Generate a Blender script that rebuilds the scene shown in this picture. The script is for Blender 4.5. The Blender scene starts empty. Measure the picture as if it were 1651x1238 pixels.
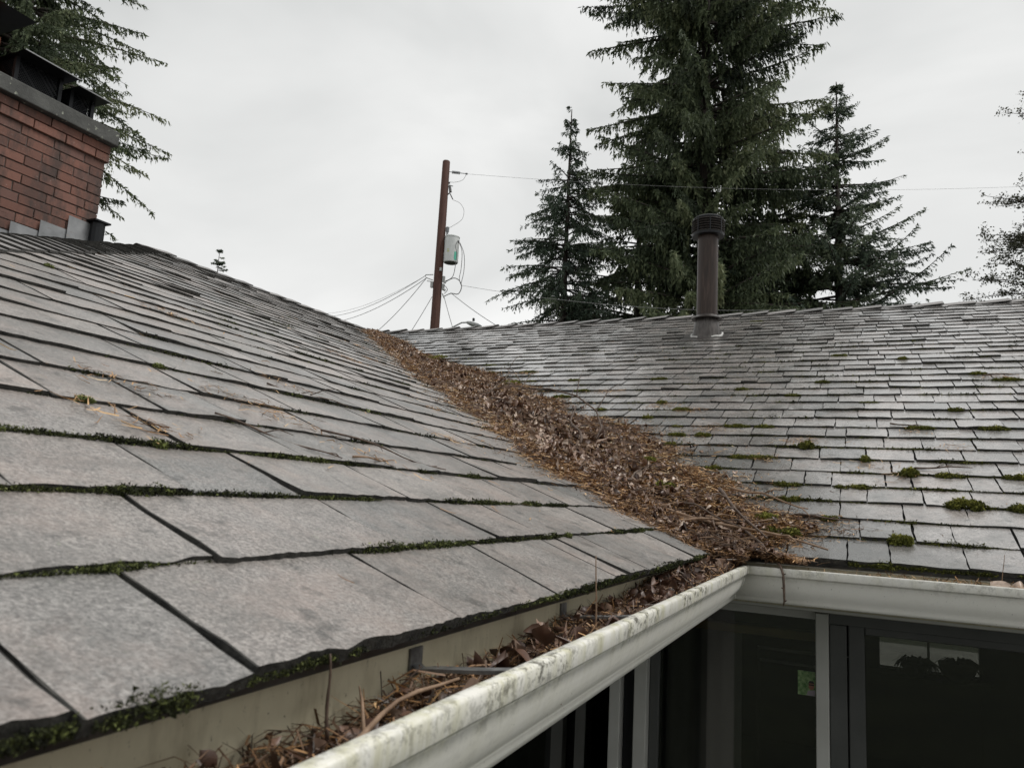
import bpy, math, random
import numpy as np
from mathutils import Matrix, Vector
rng = np.random.default_rng(7); random.seed(7)
scn = bpy.context.scene
col = scn.collection

# ------------------------------------------------------------------ camera, sky, sun, exposure
TH = 0.388979; SI, CO, TN = math.sin(TH), math.cos(TH), math.tan(TH)
RM = np.array([[0.909560356611835, 0.4120857299269439, 0.05371507116936082],
               [-0.01307795137581211, 0.15757532182489878, -0.9874203690118973],
               [-0.41536601313535926, 0.89741593987535, 0.14871350305093023]])   # world -> (right, down, forward)
CAM = np.array([0.36581, -2.18549, 0.123964]); FPX = 1203.91
cd = bpy.data.cameras.new('camera'); cam = bpy.data.objects.new('camera', cd); col.objects.link(cam)
m = Matrix(((RM[0][0], -RM[1][0], -RM[2][0], CAM[0]), (RM[0][1], -RM[1][1], -RM[2][1], CAM[1]),
            (RM[0][2], -RM[1][2], -RM[2][2], CAM[2]), (0, 0, 0, 1)))
cam.matrix_world = m
cd.sensor_width = 36; cd.sensor_fit = 'HORIZONTAL'; cd.lens = FPX / 1651 * 36
cd.clip_start = 0.02; cd.clip_end = 2000
cd.dof.use_dof = True; cd.dof.focus_distance = 2.6; cd.dof.aperture_fstop = 15
scn.camera = cam

W_ = bpy.data.worlds.new('World'); scn.world = W_; W_.use_nodes = True
nt = W_.node_tree; nt.nodes.clear()
SUN_EL, SUN_AZ = math.radians(58), math.radians(70)   # azimuth from +Y towards +X
out = nt.nodes.new('ShaderNodeOutputWorld'); bg = nt.nodes.new('ShaderNodeBackground')
sky = nt.nodes.new('ShaderNodeTexSky'); sky.sky_type = 'NISHITA'; sky.sun_disc = False
sky.sun_elevation = SUN_EL; sky.sun_rotation = SUN_AZ; sky.air_density = 1; sky.dust_density = 4
hs = nt.nodes.new('ShaderNodeHueSaturation'); hs.inputs['Saturation'].default_value = 0.1
tc = nt.nodes.new('ShaderNodeTexCoord'); mp = nt.nodes.new('ShaderNodeMapping'); mp.inputs['Scale'].default_value = (1, 1, 2.2)
nz = nt.nodes.new('ShaderNodeTexNoise'); nz.inputs['Scale'].default_value = 1.9; nz.inputs['Detail'].default_value = 5; nz.inputs['Roughness'].default_value = .48; nz.inputs['Distortion'].default_value = .5
rp = nt.nodes.new('ShaderNodeValToRGB'); rp.color_ramp.elements[0].position = .3; rp.color_ramp.elements[1].position = .7
rp.color_ramp.elements[0].color = (.5, .51, .507, 1); rp.color_ramp.elements[1].color = (.73, .732, .725, 1)
vm = nt.nodes.new('ShaderNodeVectorMath'); vm.operation = 'SCALE'; vm.inputs['Scale'].default_value = 10
mx = nt.nodes.new('ShaderNodeMix'); mx.data_type = 'RGBA'; mx.inputs['Factor'].default_value = .97
nt.links.new(tc.outputs['Generated'], mp.inputs['Vector']); nt.links.new(mp.outputs[0], nz.inputs['Vector'])
nt.links.new(nz.outputs[0], rp.inputs[0]); nt.links.new(rp.outputs[0], vm.inputs[0])
nt.links.new(sky.outputs[0], hs.inputs['Color']); nt.links.new(hs.outputs[0], mx.inputs[6]); nt.links.new(vm.outputs[0], mx.inputs[7])
nt.links.new(mx.outputs[2], bg.inputs['Color']); bg.inputs['Strength'].default_value = 0.1
nt.links.new(bg.outputs[0], out.inputs[0])

sl = bpy.data.lights.new('sun', 'SUN'); sl.energy = 1.5; sl.angle = math.radians(25); sl.color = (1, .97, .93)
so = bpy.data.objects.new('sun', sl); col.objects.link(so)
sd = Vector((math.cos(SUN_EL) * math.sin(SUN_AZ), math.cos(SUN_EL) * math.cos(SUN_AZ), math.sin(SUN_EL)))
so.rotation_euler = sd.to_track_quat('Z', 'Y').to_euler(); so.location = (20, 5, 30)

scn.view_settings.view_transform = 'Standard'; scn.view_settings.look = 'None'
scn.view_settings.exposure = 0.4; scn.view_settings.gamma = 1.0; scn.view_settings.use_curve_mapping = False
scn.render.engine = 'CYCLES'
scn.cycles.max_bounces = 6; scn.cycles.transparent_max_bounces = 12

# ------------------------------------------------------------------ materials
MATS = {}
class N:
    """small node-building helper"""
    def __init__(s, name):
        s.m = bpy.data.materials.new(name); s.m.use_nodes = True; s.t = s.m.node_tree; s.t.nodes.clear(); MATS[name] = s.m
        s.o = s.t.nodes.new('ShaderNodeOutputMaterial')
        s.b = s.t.nodes.new('ShaderNodeBsdfPrincipled'); s.t.links.new(s.b.outputs[0], s.o.inputs[0])
        s.geo = s.t.nodes.new('ShaderNodeNewGeometry')
    def new(s, t): return s.t.nodes.new(t)
    def link(s, a, b): s.t.links.new(a, b)
    def pos(s, scale=(1, 1, 1), rot=(0, 0, 0)):
        n = s.new('ShaderNodeMapping'); n.inputs['Scale'].default_value = scale; n.inputs['Rotation'].default_value = rot
        s.link(s.geo.outputs['Position'], n.inputs[0]); return n.outputs[0]
    def noise(s, scale, detail=3, rough=.55, vec=None, dist=0):
        n = s.new('ShaderNodeTexNoise'); n.inputs['Scale'].default_value = scale; n.inputs['Detail'].default_value = detail
        n.inputs['Roughness'].default_value = rough; n.inputs['Distortion'].default_value = dist
        s.link(vec if vec is not None else s.geo.outputs['Position'], n.inputs['Vector']); return n.outputs[0]
    def attr(s, name):
        n = s.new('ShaderNodeAttribute'); n.attribute_name = name; return n.outputs['Fac']
    def ramp(s, fac, stops, interp='LINEAR'):
        n = s.new('ShaderNodeValToRGB'); r = n.color_ramp; r.interpolation = interp
        while len(r.elements) < len(stops): r.elements.new(.5)
        for e, (p, c) in zip(r.elements, stops): e.position = p; e.color = (*c, 1) if len(c) == 3 else c
        s.link(fac, n.inputs[0]); return n.outputs[0]
    def mix(s, fac, a, b, mode='MIX'):
        n = s.new('ShaderNodeMix'); n.data_type = 'RGBA'; n.blend_type = mode
        for v, i in ((fac, 0), (a, 6), (b, 7)):
            if isinstance(v, (int, float)): n.inputs[i].default_value = v
            elif isinstance(v, tuple): n.inputs[i].default_value = (*v, 1)
            else: s.link(v, n.inputs[i])
        return n.outputs[2]
    def rng(s, v, a, b, c, d):
        n = s.new('ShaderNodeMapRange'); s.link(v, n.inputs[0])
        for i, x in enumerate((a, b, c, d)): n.inputs[i + 1].default_value = x
        return n.outputs[0]
    def bump(s, h, strength=.3, dist=.002):
        n = s.new('ShaderNodeBump'); n.inputs['Strength'].default_value = strength; n.inputs['Distance'].default_value = dist
        s.link(h, n.inputs['Height']); s.link(n.outputs[0], s.b.inputs['Normal']); return n
    def set(s, color=None, rough=None, metal=None, spec=None):
        for v, k in ((color, 'Base Color'), (rough, 'Roughness'), (metal, 'Metallic'), (spec, 'Specular IOR Level')):
            if v is None: continue
            if isinstance(v, tuple): s.b.inputs[k].default_value = (*v, 1)
            elif isinstance(v, (int, float)): s.b.inputs[k].default_value = v
            else: s.link(v, s.b.inputs[k])
        return s

def mk_shingle(name, base_stops, rlo, rhi, spec, coat, gran, damp):
    n = N(name); t = n.attr('tint')
    c = n.ramp(t, base_stops)
    wn_ = n.noise(55, 3, .6, n.pos((1, 1, 1)))
    c = n.mix(n.rng(wn_, .42, .66, 0, .3), c, (.1, .095, .09))
    g = n.noise(290, 3, .8); g2 = n.noise(150, 3, .65)
    c = n.mix(n.rng(g, .36, .64, .0, 1.0), n.mix(.6 * gran, c, (.03, .03, .03)), n.mix(.36 * gran, c, (.62, .59, .56)))
    c = n.mix(n.rng(g2, .4, .7, .0, .45), c, (.05, .047, .044))            # lost granules
    pk = n.noise(7, 7, .74)
    c = n.mix(n.rng(pk, .46, .64, 0, .36), c, (.36, .275, .235))          # worn brownish patches
    big = n.noise(4.6, 8, .74, dist=.4)
    c = n.mix(n.rng(big, .45, .66, 0, .62), c, (.07, .073, .068))         # weather stains
    st = n.noise(30, 5, .68)
    c = n.mix(n.rng(st, .55, .68, 0, .6), c, (.03, .031, .027))
    lw = n.noise(75, 4, .7)
    c = n.mix(n.rng(lw, .66, .73, 0, .5), c, (.3, .32, .24))              # pale lichen specks
    rg = n.rng(n.noise(9, 5, .65), .3, .7, rlo, rhi)
    if damp:                                                               # run-off damp beside the valley
        sp = n.new('ShaderNodeSeparateXYZ'); n.link(n.geo.outputs['Position'], sp.inputs[0])
        ad = n.new('ShaderNodeMath'); ad.operation = 'ADD'; n.link(sp.outputs[0], ad.inputs[0]); n.link(sp.outputs[1], ad.inputs[1])
        ad2 = n.new('ShaderNodeMath'); ad2.operation = 'MULTIPLY_ADD'; n.link(n.noise(3.5, 4, .6), ad2.inputs[0]); ad2.inputs[1].default_value = -1.1; n.link(ad.outputs[0], ad2.inputs[2])
        c = n.mix(n.rng(ad2.outputs[0], .0, .35, .7, 0), c, (.05, .052, .047))
    n.set(color=c, rough=rg, spec=spec)
    n.b.inputs['Coat Weight'].default_value = coat; n.b.inputs['Coat Roughness'].default_value = .2 if damp else .35; n.b.inputs['Coat IOR'].default_value = 1.55
    n.bump(n.mix(.35, g, g2), .5, .0022); return n
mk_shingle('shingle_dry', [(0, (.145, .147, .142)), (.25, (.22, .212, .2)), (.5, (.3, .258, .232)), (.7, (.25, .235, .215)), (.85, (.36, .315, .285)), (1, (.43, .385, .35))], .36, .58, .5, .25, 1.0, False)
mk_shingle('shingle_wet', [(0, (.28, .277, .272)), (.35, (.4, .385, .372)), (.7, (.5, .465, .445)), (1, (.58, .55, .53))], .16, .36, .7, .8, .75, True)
n = N('shingle_edge'); n.set(color=n.ramp(n.noise(90, 3), [(.3, (.012, .012, .011)), (.7, (.05, .048, .042))]), rough=.85); n.bump(n.noise(200), .6, .003)  # near black: edge dirt and algae, with butt shade put into the colour
n = N('roof_felt'); n.set(color=(.012, .012, .012), rough=.9)
n = N('cap_shingle'); g = n.noise(330, 2, .7)
n.set(color=n.mix(n.rng(g, .35, .65, 0, 1), n.ramp(n.attr('tint'), [(0, (.06, .058, .056)), (1, (.13, .12, .115))]), n.ramp(n.attr('tint'), [(0, (.2, .195, .19)), (1, (.36, .34, .33))])), rough=.5); n.bump(g, .5, .002)
def mk_gutter(name, dirt):
    n = N(name); sp = n.new('ShaderNodeSeparateXYZ'); n.link(n.geo.outputs['Position'], sp.inputs[0])
    strk = n.noise(34, 4, .7, n.pos((1, 1, .12))); lip = n.rng(sp.outputs[2], -.06, -.03, .12, 1)
    s1 = n.noise(5, 5, .6)
    c = n.mix(n.rng(s1, .35, .7, 0, .5 * dirt), (.74, .73, .68), (.62, .605, .5))
    gr = n.new('ShaderNodeMath'); gr.operation = 'MULTIPLY'; n.link(n.rng(strk, .45, .68, 0, .8 * dirt), gr.inputs[0]); n.link(lip, gr.inputs[1])
    c = n.mix(gr.outputs[0], c, (.47, .455, .29))                            # yellow-green film hanging from the lip
    bl = n.noise(75, 6, .8); gb = n.new('ShaderNodeMath'); gb.operation = 'MULTIPLY'; n.link(n.rng(bl, .49, .58, 0, .95 * dirt), gb.inputs[0]); n.link(lip, gb.inputs[1])
    bm = n.new('ShaderNodeMath'); bm.operation = 'MULTIPLY'; n.link(gb.outputs[0], bm.inputs[0]); n.link(n.rng(n.noise(5, 3), .38, .55, 0, 1), bm.inputs[1])
    c = n.mix(bm.outputs[0], c, (.085, .08, .06))                           # black mildew
    c = n.mix(n.rng(n.noise(240, 2), .7, .76, 0, .7), c, (.07, .06, .045))
    n.set(color=c, rough=n.rng(s1, .3, .7, .32, .5), spec=.45); n.bump(n.noise(3, 2), .25, .02); return n
mk_gutter('gutter_paint', 1.0); mk_gutter('gutter_paint_clean', .35)
n = N('gutter_back'); c = n.mix(n.rng(n.noise(9, 5, .65), .4, .7, 0, .6), (.6, .55, .4), (.42, .37, .25)); c = n.mix(n.rng(n.noise(22, 5, .7, n.pos((1, 1, .3))), .5, .7, 0, .5), c, (.22, .18, .11)); c = n.mix(n.rng(n.noise(150, 4, .8, n.pos((1, 1, .6))), .62, .7, 0, .9), c, (.05, .035, .02)); n.set(color=c, rough=.5)
n = N('drip_metal'); n.set(color=n.ramp(n.noise(30, 4), [(.35, (.02, .021, .022)), (.7, (.07, .071, .073))]), rough=.5, metal=.2)
n = N('hanger_metal'); n.set(color=n.ramp(n.noise(60, 4), [(.35, (.1, .1, .1)), (.65, (.27, .27, .265))]), rough=.45, metal=.6)
n = N('brick'); t = n.attr('tint'); c = n.ramp(t, [(0, (.12, .055, .04)), (.4, (.18, .078, .054)), (.75, (.24, .108, .077)), (1, (.15, .075, .058))])
c = n.mix(n.rng(n.noise(170, 3, .7), .45, .7, 0, .5), c, (.11, .05, .038))
stk = n.noise(5.5, 5, .7, n.pos((1.5, 1.5, .5))); c = n.mix(n.rng(stk, .44, .62, 0, .8), c, (.04, .03, .026))
c = n.mix(n.rng(n.noise(60, 4, .7), .63, .72, 0, .35), c, (.45, .4, .36)); n.set(color=c, rough=.75); n.bump(n.noise(160, 4, .7), .6, .004)
n = N('mortar'); n.set(color=n.ramp(n.noise(40, 4), [(.3, (.05, .04, .035)), (.75, (.16, .13, .115))]), rough=.9)
n = N('concrete'); c = n.ramp(n.noise(7, 6, .65), [(.3, (.035, .036, .034)), (.7, (.105, .107, .1))]); c = n.mix(n.rng(n.noise(24, 4, .6), .62, .68, 0, .8), c, (.36, .38, .31)); n.set(color=c, rough=.85); n.bump(n.noise(60, 5, .7), .6, .006)
n = N('black_metal'); n.set(color=(.012, .013, .015), rough=.4, metal=.5)
n = N('cap_metal'); n.set(color=(.03, .031, .034), rough=.28, metal=.7)
n = N('clay_flue'); n.set(color=n.ramp(n.noise(20, 4), [(.3, (.3, .1, .05)), (.7, (.42, .17, .09))]), rough=.7)
n = N('flashing'); n.set(color=n.ramp(n.noise(8, 5), [(.3, (.17, .175, .18)), (.7, (.33, .335, .34))]), rough=.42, metal=.35)
n = N('vent_paint'); stq = n.noise(9, 5, .7, n.pos((6, 6, .5))); c = n.ramp(stq, [(.3, (.016, .011, .009)), (.52, (.036, .023, .018)), (.7, (.066, .044, .036)), (.82, (.13, .1, .085))]); n.set(color=c, rough=.38, metal=.0, spec=.3)
n = N('vent_collar'); n.set(color=n.ramp(n.noise(14, 5, .7, n.pos((5, 5, .8))), [(.3, (.025, .021, .019)), (.7, (.1, .09, .084))]), rough=.36, metal=.4)
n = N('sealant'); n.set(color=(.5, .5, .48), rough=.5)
n = N('frame_pale'); n.set(color=n.mix(n.rng(n.noise(6, 4), .4, .7, 0, .4), (.52, .52, .49), (.36, .36, .33)), rough=.45)
n = N('frame_grey'); n.set(color=n.ramp(n.noise(6, 4), [(.3, (.06, .063, .06)), (.7, (.085, .088, .085))]), rough=.45)
n = N('wall_paint'); n.set(color=(.3, .29, .26), rough=.7)
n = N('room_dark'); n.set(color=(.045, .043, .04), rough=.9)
n = N('curtain_cloth'); n.set(color=n.ramp(n.noise(3, 3), [(.3, (.3, .3, .29)), (.7, (.42, .42, .4))]), rough=.9)
n = N('reflection_yellow'); n.set(color=(.5, .38, .16), rough=.6)  # yellow of a pane reflection put into the colour
n = N('pane_glass')
tr = n.new('ShaderNodeBsdfTransparent'); tr.inputs[0].default_value = (.66, .67, .65, 1); gl = n.new('ShaderNodeBsdfGlossy'); gl.inputs['Roughness'].default_value = .015
fr = n.new('ShaderNodeFresnel'); fr.inputs['IOR'].default_value = 1.75; ms = n.new('ShaderNodeMixShader')
n.link(fr.outputs[0], ms.inputs[0]); n.link(tr.outputs[0], ms.inputs[1]); n.link(gl.outputs[0], ms.inputs[2]); n.link(ms.outputs[0], n.o.inputs[0])
n = N('photo_green'); n.set(color=n.ramp(n.noise(90, 3), [(.35, (.06, .16, .04)), (.65, (.3, .42, .2))]), rough=.3)
n = N('photo_skin'); n.set(color=(.33, .14, .09), rough=.4)
n = N('photo_dark'); n.set(color=(.03, .025, .025), rough=.4)
n = N('photo_shirt'); n.set(color=(.35, .3, .34), rough=.4)
def mk_foliage(name, stops, trans=.12):
    n = N(name); c = n.ramp(n.attr('tint'), stops); n.set(color=c, rough=.65, spec=.25)
    tl = n.new('ShaderNodeBsdfTranslucent'); n.link(c, tl.inputs[0]); ms = n.new('ShaderNodeMixShader'); ms.inputs[0].default_value = trans
    n.link(n.b.outputs[0], ms.inputs[1]); n.link(tl.outputs[0], ms.inputs[2]); n.link(ms.outputs[0], n.o.inputs[0])
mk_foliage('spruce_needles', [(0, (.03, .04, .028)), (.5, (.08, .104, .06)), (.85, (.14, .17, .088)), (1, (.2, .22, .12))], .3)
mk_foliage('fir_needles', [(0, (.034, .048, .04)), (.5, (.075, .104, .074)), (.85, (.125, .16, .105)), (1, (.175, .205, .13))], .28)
mk_foliage('alder_leaves', [(0, (.06, .065, .045)), (.6, (.11, .115, .08)), (1, (.16, .155, .1))], .25)
n = N('bark'); n.set(color=n.ramp(n.noise(12, 4, .6, n.pos((1, 1, .2))), [(.3, (.025, .02, .017)), (.7, (.075, .06, .05))]), rough=.9)
n = N('pole_wood'); n.set(color=n.ramp(n.noise(16, 5, .7, n.pos((3, 3, .12))), [(.3, (.045, .02, .015)), (.7, (.12, .052, .036))]), rough=.8)
n = N('transformer_paint'); n.set(color=n.ramp(n.noise(4, 4), [(.3, (.6, .62, .61)), (.7, (.7, .72, .71))]), rough=.45)
n = N('sticker_green'); n.set(color=(.1, .5, .36), rough=.5)
n = N('sticker_yellow'); n.set(color=(.5, .52, .12), rough=.5)
n = N('porcelain'); n.set(color=(.2, .21, .22), rough=.3)
n = N('wire'); n.set(color=(.2, .2, .2), rough=.6)
n = N('wire_dark'); n.set(color=(.14, .14, .142), rough=.6)
n = N('lamp_grey'); n.set(color=(.42, .43, .42), rough=.5)
n = N('needle_litter'); n.set(color=n.ramp(n.attr('tint'), [(0, (.025, .016, .011)), (.3, (.15, .08, .038)), (.6, (.42, .235, .1)), (.88, (.66, .44, .22)), (1, (.62, .5, .34))]), rough=.5, spec=.45)
n = N('dead_leaf'); c = n.ramp(n.attr('tint'), [(0, (.03, .017, .012)), (.4, (.12, .062, .04)), (.7, (.3, .2, .145)), (1, (.52, .42, .34))]); c = n.mix(n.rng(n.noise(120, 3), .45, .7, 0, .5), c, (.06, .03, .02)); n.set(color=c, rough=.42, spec=.5)
n = N('litter_soil'); n.set(color=n.ramp(n.noise(70, 5, .7), [(.3, (.018, .01, .007)), (.7, (.1, .05, .025))]), rough=.85); n.bump(n.noise(120, 4), .8, .008)
n = N('twig_bark'); n.set(color=n.ramp(n.noise(90, 4, .6), [(.3, (.035, .022, .016)), (.6, (.1, .065, .045)), (.8, (.2, .16, .12))]), rough=.7)
n = N('twig_dry'); n.set(color=n.ramp(n.noise(60, 4, .6), [(.3, (.14, .085, .05)), (.7, (.3, .2, .13))]), rough=.7)
n = N('moss'); n.set(color=n.ramp(n.attr('tint'), [(0, (.014, .015, .006)), (.4, (.06, .066, .014)), (.75, (.15, .155, .028)), (1, (.27, .26, .06))]), rough=.85, spec=.2)
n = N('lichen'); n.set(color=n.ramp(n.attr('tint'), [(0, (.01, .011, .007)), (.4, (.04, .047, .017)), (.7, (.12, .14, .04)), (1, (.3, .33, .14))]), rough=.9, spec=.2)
n = N('grass_ground'); n.set(color=n.ramp(n.noise(1.3, 6, .7), [(.3, (.014, .018, .009)), (.7, (.035, .042, .02))]), rough=.95)
n = N('stand_in_slab_tone'); n.set(color=n.ramp(n.noise(2, 5), [(.3, (.14, .135, .13)), (.7, (.24, .235, .225))]), rough=.9)

# ------------------------------------------------------------------ mesh helpers
def me_np(name, V, F, mat=None, tint=None, smooth=False, mats=None, midx=None):
    """V (n,3), F (m,k) all faces with k corners"""
    V = np.asarray(V, np.float32); F = np.asarray(F, np.int32); k = F.shape[1]
    me = bpy.data.meshes.new(name); me.vertices.add(len(V)); me.vertices.foreach_set('co', V.ravel())
    me.loops.add(F.size); me.loops.foreach_set('vertex_index', F.ravel())
    me.polygons.add(len(F)); me.polygons.foreach_set('loop_start', np.arange(0, F.size, k, dtype=np.int32))
    me.polygons.foreach_set('loop_total', np.full(len(F), k, np.int32))
    for x in (mats or ([mat] if mat else [])): me.materials.append(MATS[x])
    if midx is not None: me.polygons.foreach_set('material_index', np.asarray(midx, np.int32))
    me.polygons.foreach_set('use_smooth', np.full(len(F), smooth, bool))
    if tint is not None:
        a = me.attributes.new('tint', 'FLOAT', 'POINT'); a.data.foreach_set('value', np.asarray(tint, np.float32))
    me.update(calc_edges=True); return me

class MB:
    """collects polygons of any size for one mesh"""
    def __init__(s): s.v = []; s.f = []; s.mi = []
    def add(s, verts, faces, mi=0):
        o = len(s.v); s.v += [tuple(map(float, p)) for p in verts]; s.f += [tuple(i + o for i in f) for f in faces]; s.mi += [mi] * len(faces); return s
    def box(s, a, b, mi=0, M=None):
        (x0, y0, z0), (x1, y1, z1) = a, b
        vs = [(x0, y0, z0), (x1, y0, z0), (x1, y1, z0), (x0, y1, z0), (x0, y0, z1), (x1, y0, z1), (x1, y1, z1), (x0, y1, z1)]
        if M is not None: vs = [tuple(M @ Vector(p)) for p in vs]
        return s.add(vs, [(0, 3, 2, 1), (4, 5, 6, 7), (0, 1, 5, 4), (1, 2, 6, 5), (2, 3, 7, 6), (3, 0, 4, 7)], mi)
    def tube(s, pts, r, sides=6, mi=0, cap=True):
        pts = [Vector(p) for p in pts]; n = len(pts); rs = r if hasattr(r, '__len__') else [r] * n
        vs = []; u = None
        for i, p in enumerate(pts):
            d = (pts[min(i + 1, n - 1)] - pts[max(i - 1, 0)]).normalized()
            if u is None: u = d.orthogonal().normalized()
            u = (u - d * u.dot(d)).normalized() if (u - d * u.dot(d)).length > 1e-6 else d.orthogonal().normalized()
            w = d.cross(u)
            for k in range(sides):
                a = 2 * math.pi * k / sides; vs.append(p + (u * math.cos(a) + w * math.sin(a)) * rs[i])
        fs = [(i * sides + k, i * sides + (k + 1) % sides, (i + 1) * sides + (k + 1) % sides, (i + 1) * sides + k) for i in range(n - 1) for k in range(sides)]
        if cap: fs += [tuple(range(sides))[::-1], tuple((n - 1) * sides + k for k in range(sides))]
        return s.add(vs, fs, mi)
    def lathe(s, prof, c=(0, 0, 0), sides=24, mi=0):
        vs = []; cx, cy, cz = c
        for r, z in prof:
            for k in range(sides):
                a = 2 * math.pi * k / sides; vs.append((cx + r * math.cos(a), cy + r * math.sin(a), cz + z))
        fs = [(i * sides + k, i * sides + (k + 1) % sides, (i + 1) * sides + (k + 1) % sides, (i + 1) * sides + k) for i in range(len(prof) - 1) for k in range(sides)]
        fs += [tuple(range(sides))[::-1], tuple((len(prof) - 1) * sides + k for k in range(sides))]
        return s.add(vs, fs, mi)
    def mesh(s, name, mats, smooth=False, tint=None):
        me = bpy.data.meshes.new(name); me.from_pydata(s.v, [], s.f)
        for x in ([mats] if isinstance(mats, str) else mats): me.materials.append(MATS[x])
        me.polygons.foreach_set('material_index', s.mi)
        if smooth: me.polygons.foreach_set('use_smooth', [True] * len(s.f))
        if tint is not None:
            a = me.attributes.new('tint', 'FLOAT', 'POINT'); a.data.foreach_set('value', [tint] * len(s.v))
        me.update(); return me

def obj(name, me, parent=None, loc=None):
    o = bpy.data.objects.new(name, me); col.objects.link(o)
    if loc is not None: o.location = loc
    if parent is not None:
        o.parent = parent; o.matrix_parent_inverse = WORLD[parent.name].inverted()
    WORLD[o.name] = Matrix.Translation(o.location); return o
WORLD = {}
def tag(o, label=None, cat=None, group=None, kind=None):
    for k, v in (('label', label), ('category', cat), ('group', group), ('kind', kind)):
        if v: o[k] = v
    return o
def thing(name, loc, label, cat, group=None): return tag(obj(name, None, None, loc), label, cat, group)
def smooth_edges(o, ang=35):
    me = o.data; me.polygons.foreach_set('use_smooth', [True] * len(me.polygons)); me.set_sharp_from_angle(angle=math.radians(ang)); return o
def bev(o, w, seg=2):
    b = o.modifiers.new('bevel', 'BEVEL'); b.width = w; b.segments = seg; b.limit_method = 'ANGLE'; return o

EX = 0.137; L_ = 34.4 * EX; RW = L_ * CO; RH = L_ * SI         # exposure, slope length, half span, ridge height
HY = -2.86                                                      # hip end eave
GZ = -2.75                                                      # ground level
XE = 3.4                                                        # gable end of right wing
def PA(u, s, h): u, s, h = map(np.asarray, (u, s, h)); return np.stack([-s * CO + h * SI, u + 0 * s, s * SI + h * CO], -1)
def PB(u, s, h): u, s, h = map(np.asarray, (u, s, h)); return np.stack([u + 0 * s, s * CO - h * SI, s * SI + h * CO], -1)
def project(P):
    q = (np.asarray(P) - CAM) @ RM.T; return FPX * q[..., 0] / q[..., 2] + 825.5, FPX * q[..., 1] / q[..., 2] + 619, q[..., 2]
def vnoise(x, seed=0):
    x = np.asarray(x, float); i = np.floor(x).astype(int); f = x - i; f = f * f * (3 - 2 * f)
    h = lambda k: np.abs(np.sin(k * 127.1 + seed * 311.7) * 43758.5453) % 1
    return h(i) * (1 - f) + h(i + 1) * f

# ------------------------------------------------------------------ ground
g = obj('ground', MB().add([(-400, -400, GZ), (400, -400, GZ), (400, 400, GZ), (-400, 400, GZ)], [(0, 1, 2, 3)]).mesh('ground', 'grass_ground')); tag(g, kind='structure')
g = obj('stand_in_slab', MB().box((-3, 2 * RW + .1, GZ - .1), (8, 2 * RW + 9, GZ + .03)).mesh('stand_in_slab', 'stand_in_slab_tone')); tag(g, kind='structure')  # added pale slab standing in for light reflected in the sliding door

# ------------------------------------------------------------------ house: roof deck
house = thing('house', (-2.0, 2.0, GZ), 'low house with grey shingled roof, brick chimney and debris-filled white gutters', 'house')
mb = MB(); tk = .02
A0, A1, R0, R1 = (0, HY, 0), (0, 0, 0), (-RW, HY + RW, RH), (-RW, RW, RH)
mb.add([A0, A1, R1, R0], [(0, 1, 2, 3)])                                       # slope A
mb.add([A1, (XE, 0, 0), (XE, RW, RH), R1], [(0, 1, 2, 3)])                     # slope B
mb.add([A0, R0, (-2 * RW, HY, 0)], [(0, 1, 2)])                                # hip face
mb.add([(-2 * RW, HY, 0), R0, R1, (-2 * RW, 2 * RW, 0)], [(0, 1, 2, 3)])       # far slope of left wing
mb.add([(XE, 2 * RW, 0), (-2 * RW, 2 * RW, 0), R1, (XE, RW, RH)], [(0, 1, 2, 3)])
roof = obj('roof', mb.mesh('roof', 'roof_felt'), house)

# shingles -----------------------------------------------------------------------------
tabs = []      # (slope, k, u0, u1)
fixedA = {0: [-2.3, -2.16, -1.918, -1.795, -1.517, -1.247, -.981, -.915, -.783, -.6, -.5, -.31, -.13],
          1: [-2.1, -1.97, -1.702, -1.421, -1.15, -.97, -.72, -.53, -.3, -.16],
          2: [-2.05, -1.8, -1.62, -1.45, -1.205, -.98, -.72, -.5, -.33],
          3: [-1.95, -1.75, -1.52, -1.3, -1.06, -.9, -.63]}
NC = 34
for k in range(NC):
    s = k * EX
    us = list(fixedA.get(k, [HY - .1 + rng.uniform(0, .25)]))
    if us[0] > HY: us = list(np.arange(us[0] - .28 * int((us[0] - HY) / .28 + 1), us[0] - .05, .28)) + us
    while us[-1] < s * CO + .3: us.append(us[-1] + (rng.uniform(.22, .31) if rng.random() < .72 else rng.uniform(.1, .18)))
    tabs += [('A', k, a, b) for a, b in zip(us, us[1:])]
    us = [-s * CO - .3 + rng.uniform(-.1, .1)]
    while us[-1] < XE: us.append(us[-1] + (rng.uniform(.125, .172) if rng.random() < .85 else rng.uniform(.07, .11)))
    tabs += [('B', k, a, b) for a, b in zip(us, us[1:])]
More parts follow.
